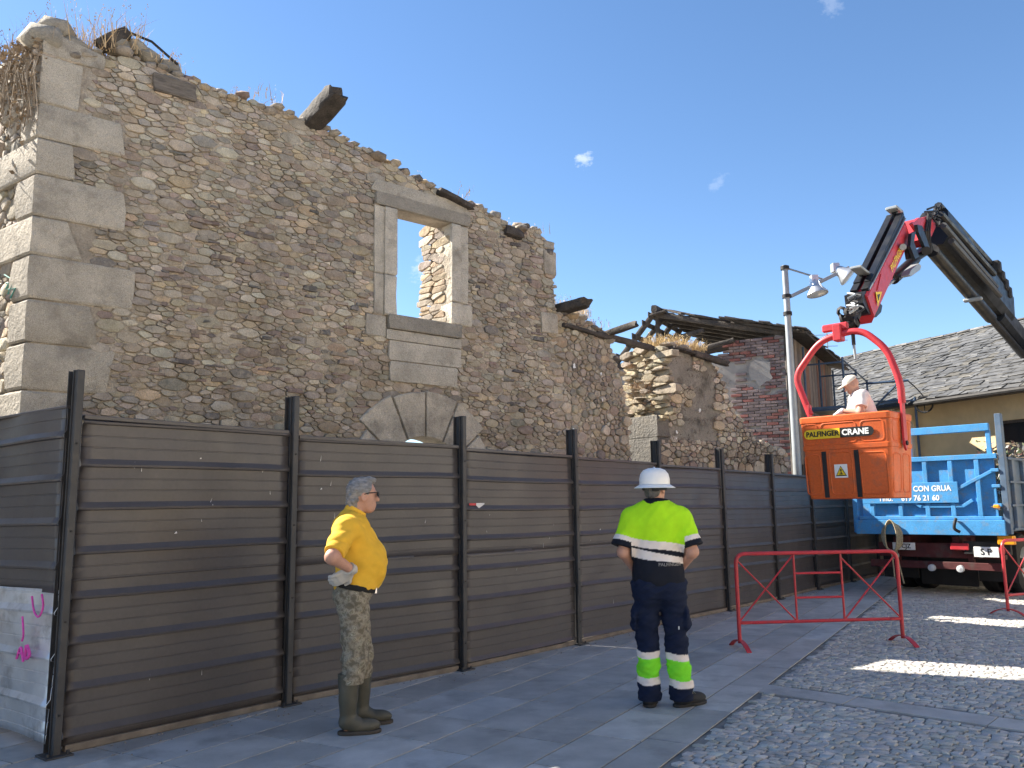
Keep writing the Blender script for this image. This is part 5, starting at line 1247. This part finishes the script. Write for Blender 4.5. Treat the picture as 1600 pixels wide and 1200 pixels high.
def wrinkle(p, f, amp, sx=1, sz=1, ph=0):
    x, y, z = p[:, 0]*f*sx, p[:, 1]*f, p[:, 2]*f*sz
    w_ = np.sin(x*1.3+1.7*np.sin(z*.9+ph)+y*.6)+.7*np.sin(z*1.9+1.3*np.sin(x*1.1+y*1.3+ph))+.5*np.sin(y*2.3+z*2.7+np.sin(x*2+ph))
    return (amp*w_).astype(f32)
def nets(fn, lo, hi, h):
    lo = np.array(lo, f32); n = np.ceil((np.array(hi)-lo)/h).astype(int)+1
    ax = [lo[i]+h*np.arange(n[i], dtype=f32) for i in range(3)]
    X = np.stack(np.meshgrid(*ax, indexing='ij'), -1).reshape(-1, 3)
    f = fn(X).reshape(n).astype(f32); s = f < 0
    c = [s[i:n[0]-1+i, j:n[1]-1+j, k:n[2]-1+k] for i in (0, 1) for j in (0, 1) for k in (0, 1)]
    cnt = sum(a.astype(np.int8) for a in c); m = (cnt > 0) & (cnt < 8)
    idx = -np.ones(m.shape, int); idx[m] = np.arange(m.sum()); I = np.argwhere(m)
    acc = np.zeros((len(I), 3)); num = np.zeros(len(I))
    offs = [np.array((i, j, k)) for i in (0, 1) for j in (0, 1) for k in (0, 1)]
    for a in range(8):
        for b in range(a+1, 8):
            if np.abs(offs[a]-offs[b]).sum() != 1: continue
            fa = f[tuple((I+offs[a]).T)]; fb = f[tuple((I+offs[b]).T)]; x = (fa < 0) != (fb < 0)
            t = np.where(x, fa/np.where(x, fa-fb, 1), 0)
            acc += np.where(x[:, None], offs[a]+t[:, None]*(offs[b]-offs[a]), 0); num += x
    V = lo+h*(I+acc/num[:, None]); F = []
    for axn in range(3):
        o1, o2 = (axn+1) % 3, (axn+2) % 3; sl0 = [slice(None)]*3; sl1 = [slice(None)]*3
        sl0[axn] = slice(0, -1); sl1[axn] = slice(1, None); a = s[tuple(sl0)]; b = s[tuple(sl1)]
        E_ = np.argwhere(a != b)
        ok = (E_[:, o1] > 0) & (E_[:, o2] > 0) & (E_[:, o1] < n[o1]-1) & (E_[:, o2] < n[o2]-1); E_ = E_[ok]
        d1 = np.zeros(3, int); d1[o1] = 1; d2 = np.zeros(3, int); d2[o2] = 1
        q = [idx[tuple(e.T)] for e in (E_-d1-d2, E_-d2, E_, E_-d1)]
        q = np.stack(q, 1); fl_ = ~a[tuple(E_.T)]; q[fl_] = q[fl_][:, ::-1]; F.append(q)
    F = np.concatenate(F); return V, F[(F >= 0).all(1)]
def grow(name, fn, lo, hi, h, mt, parent, cfn=None):
    V, F = nets(fn, lo, hi, h); c = np.ones((len(V), 3)) if cfn is None else cfn(V)
    return link(name, mesh_of(name, V, F, c, 180), MAT[mt] if isinstance(mt, str) else mt, parent, local=True)
def flat(c): return lambda V: np.tile(np.array(c, float), (len(V), 1))
def head_sdf(p, c, yaw=0, pit=0):
    """a head about its own centre c: x forward, y left; face parts included"""
    q = p-np.array(c, f32)
    q = np.stack([q[:, 0]*math.cos(yaw)+q[:, 1]*math.sin(yaw), -q[:, 0]*math.sin(yaw)+q[:, 1]*math.cos(yaw), q[:, 2]], 1)
    q = np.stack([q[:, 0]*math.cos(pit)-q[:, 2]*math.sin(pit), q[:, 1], q[:, 0]*math.sin(pit)+q[:, 2]*math.cos(pit)], 1)
    d = smin(.03, ell(q, (-.012, 0, .025), (.098, .076, .095)), ell(q, (.022, 0, -.045), (.066, .058, .072)), ell(q, (.045, 0, -.088), (.035, .036, .030)))
    d = smin(.012, d, capsule(q, (.083, 0, .012), (.104, 0, -.026), .009, .0145), capsule(q, (.08, -.032, .026), (.08, .032, .026), .012, .012))
    d = smin(.008, d, capsule(q, (.083, -.018, -.060), (.083, .018, -.060), .007, .007), capsule(q, (.081, -.016, -.072), (.081, .016, -.072), .007, .007))
    for sy in (-1, 1):
        ear = smax(.006, ell(q, (-.012, .078*sy, -.008), (.024, .010, .034)), -ell(q, (-.008, .088*sy, -.006), (.013, .008, .020)))
        d = smin(.006, d, ear); d = smax(.006, d, -ell(q, (.088, .031*sy, .008), (.014, .015, .008)))
        d = np.minimum(d, ell(q, (.072, .031*sy, .008), (.012, .013, .010)))
    return d, q
def hand_sdf(p, wr, tip, palm, side, curl=.5, s=1.0):
    """wr wrist, tip middle fingertip direction point, palm normal, side: thumb direction"""
    wr = np.array(wr, float); d = unit(np.array(tip, float)-wr); pn = np.array(palm, float); pn = unit(pn-d*(pn@d)); sd = np.array(side, float); sd = unit(sd-d*(sd@d)-pn*(sd@pn))
    kn = wr+d*.09*s; D = [capsule(p, wr-d*.01, wr+d*.03*s, .027*s, .027*s)]
    for k, o in enumerate((.030, .010, -.010, -.029)): D.append(capsule(p, wr+d*.03*s+sd*o*.75*s, kn+sd*o*s, .017*s, .0125*s))
    out = smin(.012, *D)
    for k, (o, l) in enumerate(((.030, .072), (.010, .080), (-.010, .074), (-.029, .058))):
        a = kn+sd*o*s; b = a+unit(d*math.cos(curl)+pn*math.sin(curl)+sd*o*1.2)*l*.52*s; c = b+unit(d*math.cos(curl*2.2)+pn*math.sin(curl*2.2))*l*.5*s
        out = smin(.004, out, np.minimum(capsule(p, a, b, .0105*s, .0095*s), capsule(p, b, c, .0095*s, .0078*s)))
    t0 = wr+d*.028*s+sd*.026*s; t1 = t0+unit(d*.7+sd*.8+pn*.2)*.042*s; t2 = t1+unit(d+sd*.25+pn*.3)*.034*s
    return smin(.008, out, capsule(p, t0, t1, .0145*s, .012*s), capsule(p, t1, t2, .0115*s, .009*s))
def person(label, loc, yaw):
    P = bpy.data.objects.new('tmp', None); return P
def start_person(label, loc, yaw, fn, lo, hi, h, group=None):
    """the top-level object is the body itself"""
    V, F = nets(fn, lo, hi, h); m = mesh_of('person', V, F, np.ones((len(V), 3)), 180)
    o = bpy.data.objects.new('person', m); col.objects.link(o); m.materials.append(MAT['skin'])
    o.matrix_basis = Matrix.Translation(Vector(loc)) @ Matrix.Rotation(yaw, 4, 'Z'); return tag(o, label, 'person')

# ---- the man in the yellow shirt: x is where he faces, y his left; we see his right side
YL = gr(553, 1141); yawY = rad(14)
hipR, hipL = (-.02, -.10, .93), (-.02, .10, .93)
kR, kL = (-.005, -.10, .50), (.04, .11, .50); aR, aL = (-.05, -.10, .10), (.055, .13, .10)
shR, elR, wrR = (-.075, -.195, 1.405), (-.185, -.40, 1.215), (-.045, -.245, 1.115)
shL, elL, wrL = (-.06, .195, 1.405), (-.15, .40, 1.22), (.0, .24, 1.11)
hR = (-.165, -.215, 1.035); hL = (-.11, .22, 1.03)
def torsoY(p, o=0): return smin(.08, ell(p, (-.035, 0, 1.33), (.125+o, .185+o, .19+o)), ell(p, (.04, 0, 1.14), (.160+o, .175+o, .20+o)), ell(p, (-.02, 0, .97), (.125+o, .172+o, .13+o)), capsule(p, shR, shL, .07+o, .07+o))
def bodyY(p):
    hd, _ = head_sdf(p, (.045, .0, 1.625), .12, .0)
    d = smin(.03, torsoY(p), capsule(p, (-.05, 0, 1.42), (.0, 0, 1.56), .062, .058))
    d = smin(.02, d, hd)
    for a, b, c, r in ((shR, elR, wrR, 1), (shL, elL, wrL, 1)): d = smin(.03, d, capsule(p, a, b, .056, .044), capsule(p, b, c, .047, .029))
    for a, b, c in ((hipR, kR, aR), (hipL, kL, aL)): d = smin(.03, d, capsule(p, a, b, .085, .055), capsule(p, b, c, .056, .040))
    for w_, t_, sd in ((wrR, hR, (0, -.3, -1)), (wrL, hL, (0, .3, -1))): d = smin(.01, d, hand_sdf(p, w_, t_, (-.3, .5 if w_[1] < 0 else -.5, 0), sd, .35))
    for c in (aR, aL): d = smin(.02, d, capsule(p, (c[0], c[1], .06), (c[0]+.13, c[1], .045), .04, .03))
    return d
yel = start_person('man in a yellow shirt, camouflage trousers and rubber boots with hand on hip', (YL[0], YL[1], 0), yawY, bodyY, (-.34, -.52, .0), (.3, .52, 1.78), .007)
def shirtY(p):
    d = smin(.05, torsoY(p, .016), capsule(p, shR, (np.array(shR)*.42+np.array(elR)*.58), .078, .079), capsule(p, shL, np.array(shL)*.42+np.array(elL)*.58, .078, .079))
    d = smin(.03, d, capsule(p, (-.03, 0, 1.44), (-.01, 0, 1.49), .075, .068))
    d = d+wrinkle(p, 17, .0040, 1, .8)+wrinkle(p, 36, .0020, .7, 1, 2)
    cut = np.maximum(.965-.06*np.clip(p[:, 0]*2, -.5, 1)*0+.0-p[:, 2], p[:, 2]-(1.515-.45*(p[:, 0]+.02)))
    return smax(.006, d, cut)
grow('shirt', shirtY, (-.34, -.50, .92), (.30, .50, 1.60), .0075, 'fabric', yel, flat((.80, .46, .045)))
def cuffY(p): m = np.array(shR)*.46+np.array(elR)*.54; e = np.array(shR)*.26+np.array(elR)*.74; return capsule(p, m, e, .081, .078)+wrinkle(p, 30, .0018)
def slab_cut(p, a, b): a = np.array(a, f32); b = np.array(b, f32); n = (b-a)/np.linalg.norm(b-a); return np.maximum((a-p)@n, (p-b)@n)
for A_, B_ in ((shR, elR), (shL, elL)):
    m = np.array(A_)*.42+np.array(B_)*.58; e = np.array(A_)*.12+np.array(B_)*.88
    grow('rolled_cuff', lambda p: smax(.008, capsule(p, m, e, .076, .070)+wrinkle(p, 38, .002), slab_cut(p, m, e)), tuple(np.minimum(m, e)-.12), tuple(np.maximum(m, e)+.12), .006, 'fabric', yel, flat((.78, .44, .045)))
grow('collar', lambda p: smax(.004, np.abs(capsule(p, (-.035, 0, 1.46), (.0, 0, 1.55), .080, .072))-.006, np.maximum(p[:, 2]-(1.535-.55*p[:, 0]), (1.46-.6*p[:, 0])-p[:, 2])), (-.15, -.12, 1.38), (.14, .12, 1.62), .005, 'fabric', yel, flat((.80, .47, .05)))
g = G(); pk = [(.118, 1.47), (.150, 1.38), (.185, 1.27), (.212, 1.16), (.208, 1.06), (.17, .985)]      # button placket
for i in range(0): pass
def placket(p): return smax(.003, np.maximum(shirtY(p)-.005, -shirtY(p)-.004), np.maximum(np.abs(p[:, 1])-.018, .08-p[:, 0]))
grow('placket', placket, (.05, -.04, .96), (.30, .04, 1.50), .005, 'fabric', yel, flat((.84, .56, .10)))
def trousY(p):
    d = smin(.05, ell(p, (-.015, 0, .97), (.132, .18, .115)), ell(p, (-.055, -.07, .90), (.10, .10, .12)), ell(p, (-.055, .07, .90), (.10, .10, .12)))
    for a, b, c in ((hipR, kR, aR), (hipL, kL, aL)):
        c2 = np.array(b)*.42+np.array(c)*.58
        d = smin(.035, d, capsule(p, a, b, .112, .087), capsule(p, b, c2, .087, .082))
    d = d+wrinkle(p, 22, .0046, 1, 1.1)+wrinkle(p, 45, .0024, 1, 1.3, 1)
    return smax(.006, d, np.maximum(p[:, 2]-1.045, .335-p[:, 2]))
grow('trousers', trousY, (-.26, -.30, .30), (.25, .32, 1.08), .0075, 'camo', yel)
def beltY(p): d = smin(.05, torsoY(p, .020), ell(p, (-.015, 0, .97), (.136, .184, .115))); return np.maximum(np.abs(d)-.007, np.abs(p[:, 2]-(1.005-.25*p[:, 0]*0-.0))-.020)
belt = grow('belt', lambda p: np.maximum(np.abs(smin(.05, ell(p, (-.015, 0, .985), (.146, .19, .16)), ell(p, (-.03, 0, .97), (.14, .188, .13))))-.008, np.abs(p[:, 2]-(.985-.22*p[:, 0]))-.019), (-.22, -.24, .9), (.22, .24, 1.06), .005, 'fabric', yel, flat((.02, .02, .02)))
G().box(A(.135, -.03, .955), (.012, .03, .022), None, .004).build('buckle', MAT['chrome'], belt, local=True)
for c, t in ((aR, 0), (aL, 0)):
    x, y = c[0], c[1]
    def bootY(p, x=x, y=y):
        d = smin(.03, capsule(p, (x+.005, y, .40), (x, y, .16), .078, .058), capsule(p, (x-.005, y, .085), (x+.04, y, .075), .058, .052), ell(p, (x+.11, y, .05), (.115, .052, .048)))
        d = d+wrinkle(p, 26, .0014)
        return smax(.006, d, np.maximum(p[:, 2]-.405, .012-p[:, 2]))
    b_ = grow('boot', bootY, (x-.13, y-.12, -.01), (x+.27, y+.12, .44), .006, 'bootrub', yel)
    grow('boot_sole', lambda p: smax(.005, smin(.03, ell(p, (x+.02, y, .015), (.088, .052, .08)), ell(p, (x+.115, y, .015), (.118, .058, .08))), np.maximum(p[:, 2]-.026, -p[:, 2])), (x-.12, y-.1, -.01), (x+.27, y+.1, .05), .005, mat('boot sole', (.06, .05, .04), .8), b_)
def hairY(p):
    _, q = head_sdf(p, (.045, 0, 1.625), .12, .0)
    d = smin(.02, ell(q, (-.028, 0, .043), (.098, .086, .094)), ell(q, (-.078, 0, -.03), (.050, .070, .075)), ell(q, (.040, .0, .115), (.050, .050, .026)))
    st = .0035*np.sin(q[:, 1]*150+3*np.sin(q[:, 2]*40))+.003*np.sin(q[:, 2]*90+q[:, 0]*120+2*np.sin(q[:, 1]*60))
    face = np.maximum(q[:, 0]-(.040+.55*(q[:, 2]-.07)), (.030-q[:, 2])-.0) if 0 else None
    cut = smin(.012, ell(q, (.112, 0, -.01), (.082, .12, .105)), ell(q, (.03, 0, -.10), (.07, .2, .085)))     # keep the face, ears and neck free
    return smax(.008, d+st.astype(f32), -cut)
grow('hair', hairY, (-.14, -.12, 1.48), (.18, .12, 1.80), .005, 'hair', yel)
cy, sy_ = math.cos(.12), math.sin(.12)
def hp(x, y, z): return A(.045+x*cy-y*sy_, x*sy_+y*cy, 1.625+z)
gl = G()
for s in (-1, 1): gl.tube([hp(.100, .035*s, .026), hp(.092, .066*s, .026), hp(.02, .083*s, .022), hp(-.012, .082*s, .012)], .0038, 6)
gl.tube([hp(.104, -.03, .026), hp(.110, 0, .022), hp(.104, .03, .026)], .004, 6)
gls = gl.build('sunglasses', MAT['ink'], yel, local=True)
for s in (-1, 1):
    q = [hp(.104-.25*max(0, abs(y)-.03), y*s, z) for y, z in ((.010, .024), (.012, -.004), (.030, -.016), (.052, -.010), (.060, .012), (.056, .026))]
    G().prism(q, A(.004, 0, 0)).build('lens', MAT['glass'], gls, smooth=0, local=True)
for w_, t_, sgn in ((wrR, hR, 1), (wrL, hL, -1)):
    pn = (-.3, .5*sgn, 0); sd = (0, -.3*sgn, -1)
    lo = np.minimum(w_, t_)-.13; hi = np.maximum(w_, t_)+.13; wv = np.array(w_); dv = unit(np.array(t_)-wv); fa = np.array(elR if sgn > 0 else elL)
    grow('work_glove', lambda p: smin(.012, hand_sdf(p, w_, t_, pn, sd, .35, 1.12)-.003+wrinkle(p, 60, .0012), smax(.004, capsule(p, wv-.0*dv, wv+(fa-wv)*.16, .036, .046), slab_cut(p, wv, wv+(fa-wv)*.16))), lo, hi, .0045, 'fabric', yel, flat((.50, .47, .42)))

# ---- the worker seen from behind: he faces away (x), y is his left
WL = gr(1036, 1103); yawW = rad(84)
hR2, hL2 = (0, -.105, .92), (0, .10, .92); kR2, kL2 = (.03, -.118, .50), (.025, .098, .50); aR2, aL2 = (.0, -.148, .09), (.0, .100, .09)
sR, sL = (.0, -.195, 1.425), (.0, .195, 1.425); eR, eL = (-.045, -.268, 1.17), (-.045, .268, 1.17); wR, wL = (.16, -.17, 1.00), (.16, .17, 1.01)
def torsoW(p, o=0): return smin(.08, ell(p, (-.0, 0, 1.36), (.120+o, .185+o, .20+o)), ell(p, (.02, 0, 1.12), (.130+o, .170+o, .20+o)), ell(p, (0, 0, .95), (.125+o, .175+o, .13+o)), capsule(p, sR, (0, 0, 1.50), .066+o, .062+o), capsule(p, sL, (0, 0, 1.50), .066+o, .062+o))
HY = -.55
def bodyW(p):
    hd, _ = head_sdf(p, (.035, -.005, 1.665), HY, .0)
    d = smin(.02, smin(.03, torsoW(p), capsule(p, (-.01, 0, 1.46), (.02, 0, 1.61), .064, .058)), hd)
    for a, b, c in ((sR, eR, wR), (sL, eL, wL)): d = smin(.03, d, capsule(p, a, b, .056, .046), capsule(p, b, c, .047, .029))
    d = smin(.01, d, hand_sdf(p, wR, (.24, -.04, .98), (0, .2, -1), (.6, .2, .4), .5), hand_sdf(p, wL, (.24, .04, .99), (0, -.2, -1), (.6, -.2, .4), .5))
    for a, b, c in ((hR2, kR2, aR2), (hL2, kL2, aL2)): d = smin(.03, d, capsule(p, a, b, .085, .055), capsule(p, b, c, .056, .040))
    return d
wkr = start_person('worker in white hard hat and yellow-green high visibility shirt, seen from behind', (WL[0], WL[1], 0), yawW, bodyW, (-.24, -.42, .02), (.42, .42, 1.82), .007)
SHC = dict(y=(.42, .80, .018), k=(.012, .014, .022), w=(.78, .70, .64))
def shirtW0(p):
    d = smin(.05, torsoW(p, .022), ell(p, (0, 0, .99), (.150, .195, .16)))
    for a, b in ((sR, eR), (sL, eL)): d = smin(.05, d, capsule(p, a, np.array(a)*.08+np.array(b)*.92+np.array((0, .015*np.sign(b[1]), 0)), .078, .096))
    return d+wrinkle(p, 15, .0045, 1, .6, 1)+wrinkle(p, 33, .0020, 1.2, .7, 3)
def armcut(p):
    d = np.full(len(p), -1, f32)
    for a, b in ((sR, eR), (sL, eL)):
        a = np.array(a, f32); b = np.array(b, f32); n = (b-a)/np.linalg.norm(b-a); e = a+(b-a)*.86
        far_ = (p-e)@n; near = np.sign(a[1])*p[:, 1] > .205; d = np.where(near, np.maximum(d, far_), d)
    return d
def shirtW(p): return smax(.006, shirtW0(p), np.maximum(np.maximum(.835-p[:, 2], p[:, 2]-1.585+.2*p[:, 0]), armcut(p)))
def colW(V):
    z = V[:, 2]-.16*V[:, 1]*np.where(np.abs(V[:, 1]) < .24, 1, 0)+.006*np.sin(V[:, 1]*14); c = np.tile(np.array(SHC['y']), (len(V), 1))
    c[z < 1.255] = SHC['w']; c[z < 1.193] = SHC['k']; c[z < 1.165+.012*np.sin(V[:, 1]*9)] = SHC['w']; c[z < 1.105] = SHC['k']
    for a, b in ((sR, eR), (sL, eL)):
        a = np.array(a); b = np.array(b); n = (b-a)/np.linalg.norm(b-a); L = np.linalg.norm(b-a); t = ((V-a)@n)/L
        arm = np.sign(a[1])*V[:, 1] > .205+.02*(V[:, 2]-1.2); arm &= V[:, 2] < 1.45
        c[arm] = SHC['y']; c[arm & (t > .56)] = SHC['w']; c[arm & (t > .70)] = SHC['k']
    c[(V[:, 2] > 1.535) & (np.hypot(V[:, 0]-.0, V[:, 1]) < .105)] = SHC['k']; return c
sh_ = grow('shirt', shirtW, (-.24, -.46, .80), (.24, .46, 1.64), .0062, 'fabric', wkr, colW)
def trousW(p):
    d = smin(.05, ell(p, (-.01, 0, .93), (.135, .192, .13)), ell(p, (-.05, -.08, .88), (.10, .105, .12)), ell(p, (-.05, .08, .88), (.10, .105, .12)))
    for a, b, c in ((hR2, kR2, aR2), (hL2, kL2, aL2)): d = smin(.028, d, capsule(p, a, b, .110, .086), capsule(p, b, (c[0], c[1], .07), .086, .090))
    for s, yy in ((-1, -.205), (1, .195)): d = smin(.02, d, ell(p, (.01, yy, .66), (.085, .035, .10)))
    d = d+wrinkle(p, 19, .0050, 1, 1.1, 4)+wrinkle(p, 42, .0024, 1, 1.5, 1)
    return smax(.006, d, np.maximum(p[:, 2]-.99, .045-p[:, 2]))
def colT(V):
    z = V[:, 2]+.008*np.sin(V[:, 1]*22+V[:, 0]*15); L = V[:, 1] > -.012
    off = np.where(L, .02, 0.0); z = z-off; c = np.tile(np.array((.010, .016, .040)), (len(V), 1))
    c[(z < .395) & (z > .345)] = SHC['w']; c[(z <= .345) & (z > .205)] = (.22, .78, .035); c[(z <= .205) & (z > .150)] = SHC['w']; return c
trw = grow('trousers', trousW, (-.24, -.30, .02), (.24, .30, 1.02), .0065, 'fabric', wkr, colT)
for (x, y, an_) in ((-.0, -.155, -.95), (.0, .100, -.15)):
    ca, sa = math.cos(an_), math.sin(an_)
    def rot(p, x=x, y=y, ca=ca, sa=sa): q = p-np.array((x, y, 0), f32); return np.stack([q[:, 0]*ca+q[:, 1]*sa, -q[:, 0]*sa+q[:, 1]*ca, q[:, 2]], 1)
    s1 = grow('shoe', lambda p: (lambda q: smax(.005, smin(.03, capsule(q, (-.01, 0, .10), (-.005, 0, .06), .055, .055), ell(q, (.10, 0, .045), (.125, .05, .052)), ell(q, (-.02, 0, .05), (.065, .048, .05))), np.maximum(q[:, 2]-.125, .018-q[:, 2])))(rot(p)), (x-.22, y-.24, 0), (x+.26, y+.2, .16), .0055, 'black', wkr)
    grow('shoe_sole', lambda p: (lambda q: smax(.004, smin(.03, ell(q, (.10, 0, .015), (.132, .055, .07)), ell(q, (-.02, 0, .015), (.073, .052, .07))), np.maximum(q[:, 2]-.024, -q[:, 2])))(rot(p)), (x-.22, y-.24, -.01), (x+.26, y+.2, .05), .005, MAT['dirty'], s1)
    for k in range(3):
        a_ = A(x+(.05+.025*k)*ca+.03*sa, y+(.05+.025*k)*sa-.03*ca, .098-.006*k); b_ = A(x+(.05+.025*k)*ca-.03*sa, y+(.05+.025*k)*sa+.03*ca, .098-.006*k); G().tube([a_, (a_+b_)/2+Z*.012, b_], .004, 5).build('lace', MAT['rope'], s1, local=True)
def hairW(p):
    _, q = head_sdf(p, (.035, -.005, 1.665), HY, 0)
    d = smin(.02, ell(q, (-.026, 0, .03), (.092, .080, .088)), ell(q, (-.055, 0, -.025), (.046, .066, .062)))+.003*np.sin(q[:, 1]*150+q[:, 2]*60).astype(f32)
    return smax(.008, d, -smin(.01, ell(q, (.11, 0, -.01), (.10, .12, .12)), ell(q, (.02, 0, -.10), (.06, .2, .085))))
grow('hair', hairW, (-.12, -.13, 1.55), (.16, .13, 1.80), .0055, mat('dark grey hair', (.10, .095, .09), .6, var=.4, scale=40), wkr)
hh = A(.03, .0, 1.700); prof = [(.118, -.012), (.122, .0), (.122, .045), (.112, .085), (.088, .115), (.05, .130), (.0, .134)]
hel = G().lathe([(r*1.0, z) for r, z in prof], hh, n=28).build('hard_hat', MAT['helmet'], wkr, smooth=60, local=True)
G().lathe([(.100, -.004), (.118, .003), (.140, -.012), (.163, -.024), (.166, -.029), (.162, -.031), (.138, -.020), (.116, -.008), (.100, -.012)], hh, n=32).build('brim', MAT['helmet'], hel, smooth=60, local=True)
rb_ = G(); rb_.tube([hh+A(.115*math.cos(t), 0, .040+.097*math.sin(t)) for t in np.linspace(0.2, math.pi-.2, 14)], .007, 6); rb_.build('crown_ridge', MAT['helmet'], hel, local=True)
G().lathe([(.098, -.048), (.100, -.03), (.098, -.012)], hh, n=24).build('headband', MAT['black'], hel, smooth=60, local=True); G().box(hh+A(-.10, 0, -.042), (.012, .028, .014), None, .004).build('ratchet', MAT['black'], hel, local=True)
# lettering wrapped on the back of the shirt
tm = text('lettering', 'PALFINGER', .036, (0, 0, 0), (1, 0, 0), (0, 1, 0), MAT['cement'], None, .0003, .0004)
V = np.array([v.co[:] for v in tm.data.vertices]); py_ = -.085-V[:, 0]; pz = 1.078-.10*py_*0+V[:, 1]*1.0
lo_ = np.full(len(V), -.35); hi_ = np.zeros(len(V))
for _ in range(20):
    md_ = (lo_+hi_)/2; ins = shirtW0(np.stack([md_, py_, pz], 1).astype(f32)) < 0; hi_ = np.where(ins, md_, hi_); lo_ = np.where(ins, lo_, md_)
tm.data.vertices.foreach_set('co', np.stack([lo_-.004-V[:, 2], py_, pz], 1).ravel()); tm.data.update(); tm.parent = sh_
G().box(A(-.05, -.205, .905), (.012, .003, .02), None, .001).build('label_tag', MAT['white'], trw, local=True); G().box(A(-.115, -.135, .60), (.002, .004, .012), None, .0005).build('label_tag', MAT['white'], trw, local=True)

# ---- the man in the basket, facing left and looking down at his work
FL = BP(.74, .42, .07); yawF = rad(172)
def torsoF(p, o=0): return smin(.08, ell(p, (.04, 0, 1.22), (.12+o, .18+o, .17+o), 0, -.25), ell(p, (-.02, 0, 1.0), (.125+o, .165+o, .2+o)), capsule(p, (.07, -.18, 1.30), (.07, .18, 1.30), .065+o, .065+o))
fsR, fsL = (.07, -.18, 1.29), (.07, .18, 1.29); feR, feL = (.13, -.25, 1.06), (.13, .25, 1.06); fwR, fwL = (.33, -.10, 1.075), (.33, .12, 1.10)
fhC = (.155, .0, 1.46); FP_ = -.5
def bodyF(p):
    hd, _ = head_sdf(p, fhC, .0, -FP_)
    d = smin(.02, smin(.03, torsoF(p), capsule(p, (.06, 0, 1.30), (.12, 0, 1.42), .062, .058)), hd)
    for a, b, c in ((fsR, feR, fwR), (fsL, feL, fwL)): d = smin(.03, d, capsule(p, a, b, .054, .044), capsule(p, b, c, .045, .029))
    for s in (-1, 1): d = smin(.03, d, capsule(p, (0, .1*s, .88), (.03, .1*s, .48), .085, .058), capsule(p, (.03, .1*s, .48), (-.01, .1*s, .06), .058, .04), capsule(p, (-.01, .1*s, .045), (.12, .1*s, .035), .042, .03))
    return smin(.01, d, hand_sdf(p, fwR, (.42, -.03, 1.03), (0, .3, -1), (.3, 1, .2), .6), hand_sdf(p, fwL, (.42, .05, 1.05), (0, -.3, -1), (.3, -1, .2), .6))
BMS = .93
bm = start_person('man in a white tee shirt and pale cap bending forward inside the orange basket', tuple(FL), yawF, bodyF, (-.2, -.34, .0), (.5, .34, 1.62), .0085)
bm.matrix_basis = bm.matrix_basis @ Matrix.Scale(BMS, 4)
def shirtF(p):
    d = torsoF(p, .016)
    for a, b in ((fsR, feR), (fsL, feL)): d = smin(.04, d, capsule(p, a, np.array(a)*.3+np.array(b)*.7, .074, .08))
    d = d+wrinkle(p, 18, .0025, 1, 1)
    for a, b in ((fsR, feR), (fsL, feL)):
        a = np.array(a, f32); b = np.array(b, f32); n = (b-a)/np.linalg.norm(b-a); d = np.where(np.sign(a[1])*p[:, 1] > .2, np.maximum(d, (p-(a+(b-a)*.66))@n), d)
    return smax(.006, d, np.maximum(.84-p[:, 2], p[:, 2]-1.385+.35*(p[:, 0]-.07)))
grow('tee_shirt', shirtF, (-.22, -.38, .8), (.34, .38, 1.46), .0085, 'fabric', bm, flat((.72, .68, .66)))
grow('trousers', lambda p: smax(.006, smin(.03, ell(p, (-.01, 0, .92), (.135, .18, .12)), *[smin(.02, capsule(p, (0, .1*s, .88), (.03, .1*s, .48), .10, .08), capsule(p, (.03, .1*s, .48), (-.01, .1*s, .10), .08, .075)) for s in (-1, 1)]), np.maximum(p[:, 2]-1.0, .06-p[:, 2])), (-.2, -.25, .03), (.2, .25, 1.03), .01, 'fabric', bm, flat((.05, .06, .09)))
for s in (-1, 1): grow('shoe', lambda p: smax(.005, smin(.03, capsule(p, (-.01, .1*s, .09), (-.01, .1*s, .06), .055, .055), ell(p, (.09, .1*s, .045), (.12, .05, .05))), np.maximum(p[:, 2]-.11, -p[:, 2])), (-.12, .1*s-.1, -.01), (.26, .1*s+.1, .15), .009, 'black', bm)
def capF(p):
    _, q = head_sdf(p, fhC, 0, -FP_)
    d = ell(q, (-.016, 0, .045), (.112, .090, .092)); top = smax(.005, d, .045-q[:, 2]-.12*q[:, 0])
    brim = np.maximum(np.maximum(ell(q, (.085, 0, .045), (.095, .080, .014)), -ell(q, (-.02, 0, .04), (.09, .07, .08))), .02-q[:, 0])
    return smin(.006, top, brim)
grow('cap', capF, (-.02, -.14, 1.34), (.42, .14, 1.64), .006, 'fabric', bm, flat((.72, .66, .55)))
for w_, t_, sg_, rs_ in ((fwL, (.42, .05, 1.05), -1, 1), (fwR, (.42, -.03, 1.03), 1, 1)):
    if w_ is fwR or 1: grow('work_glove', lambda p: hand_sdf(p, w_, t_, (0, .3*sg_, -1), (.3, 1*sg_, .2), .6, 1.15)-.004, tuple(np.minimum(w_, t_)-.13), tuple(np.maximum(w_, t_)+.14), .006, 'fabric', bm, flat((.72, .72, .72) if sg_ < 0 else (.45, .30, .2)))
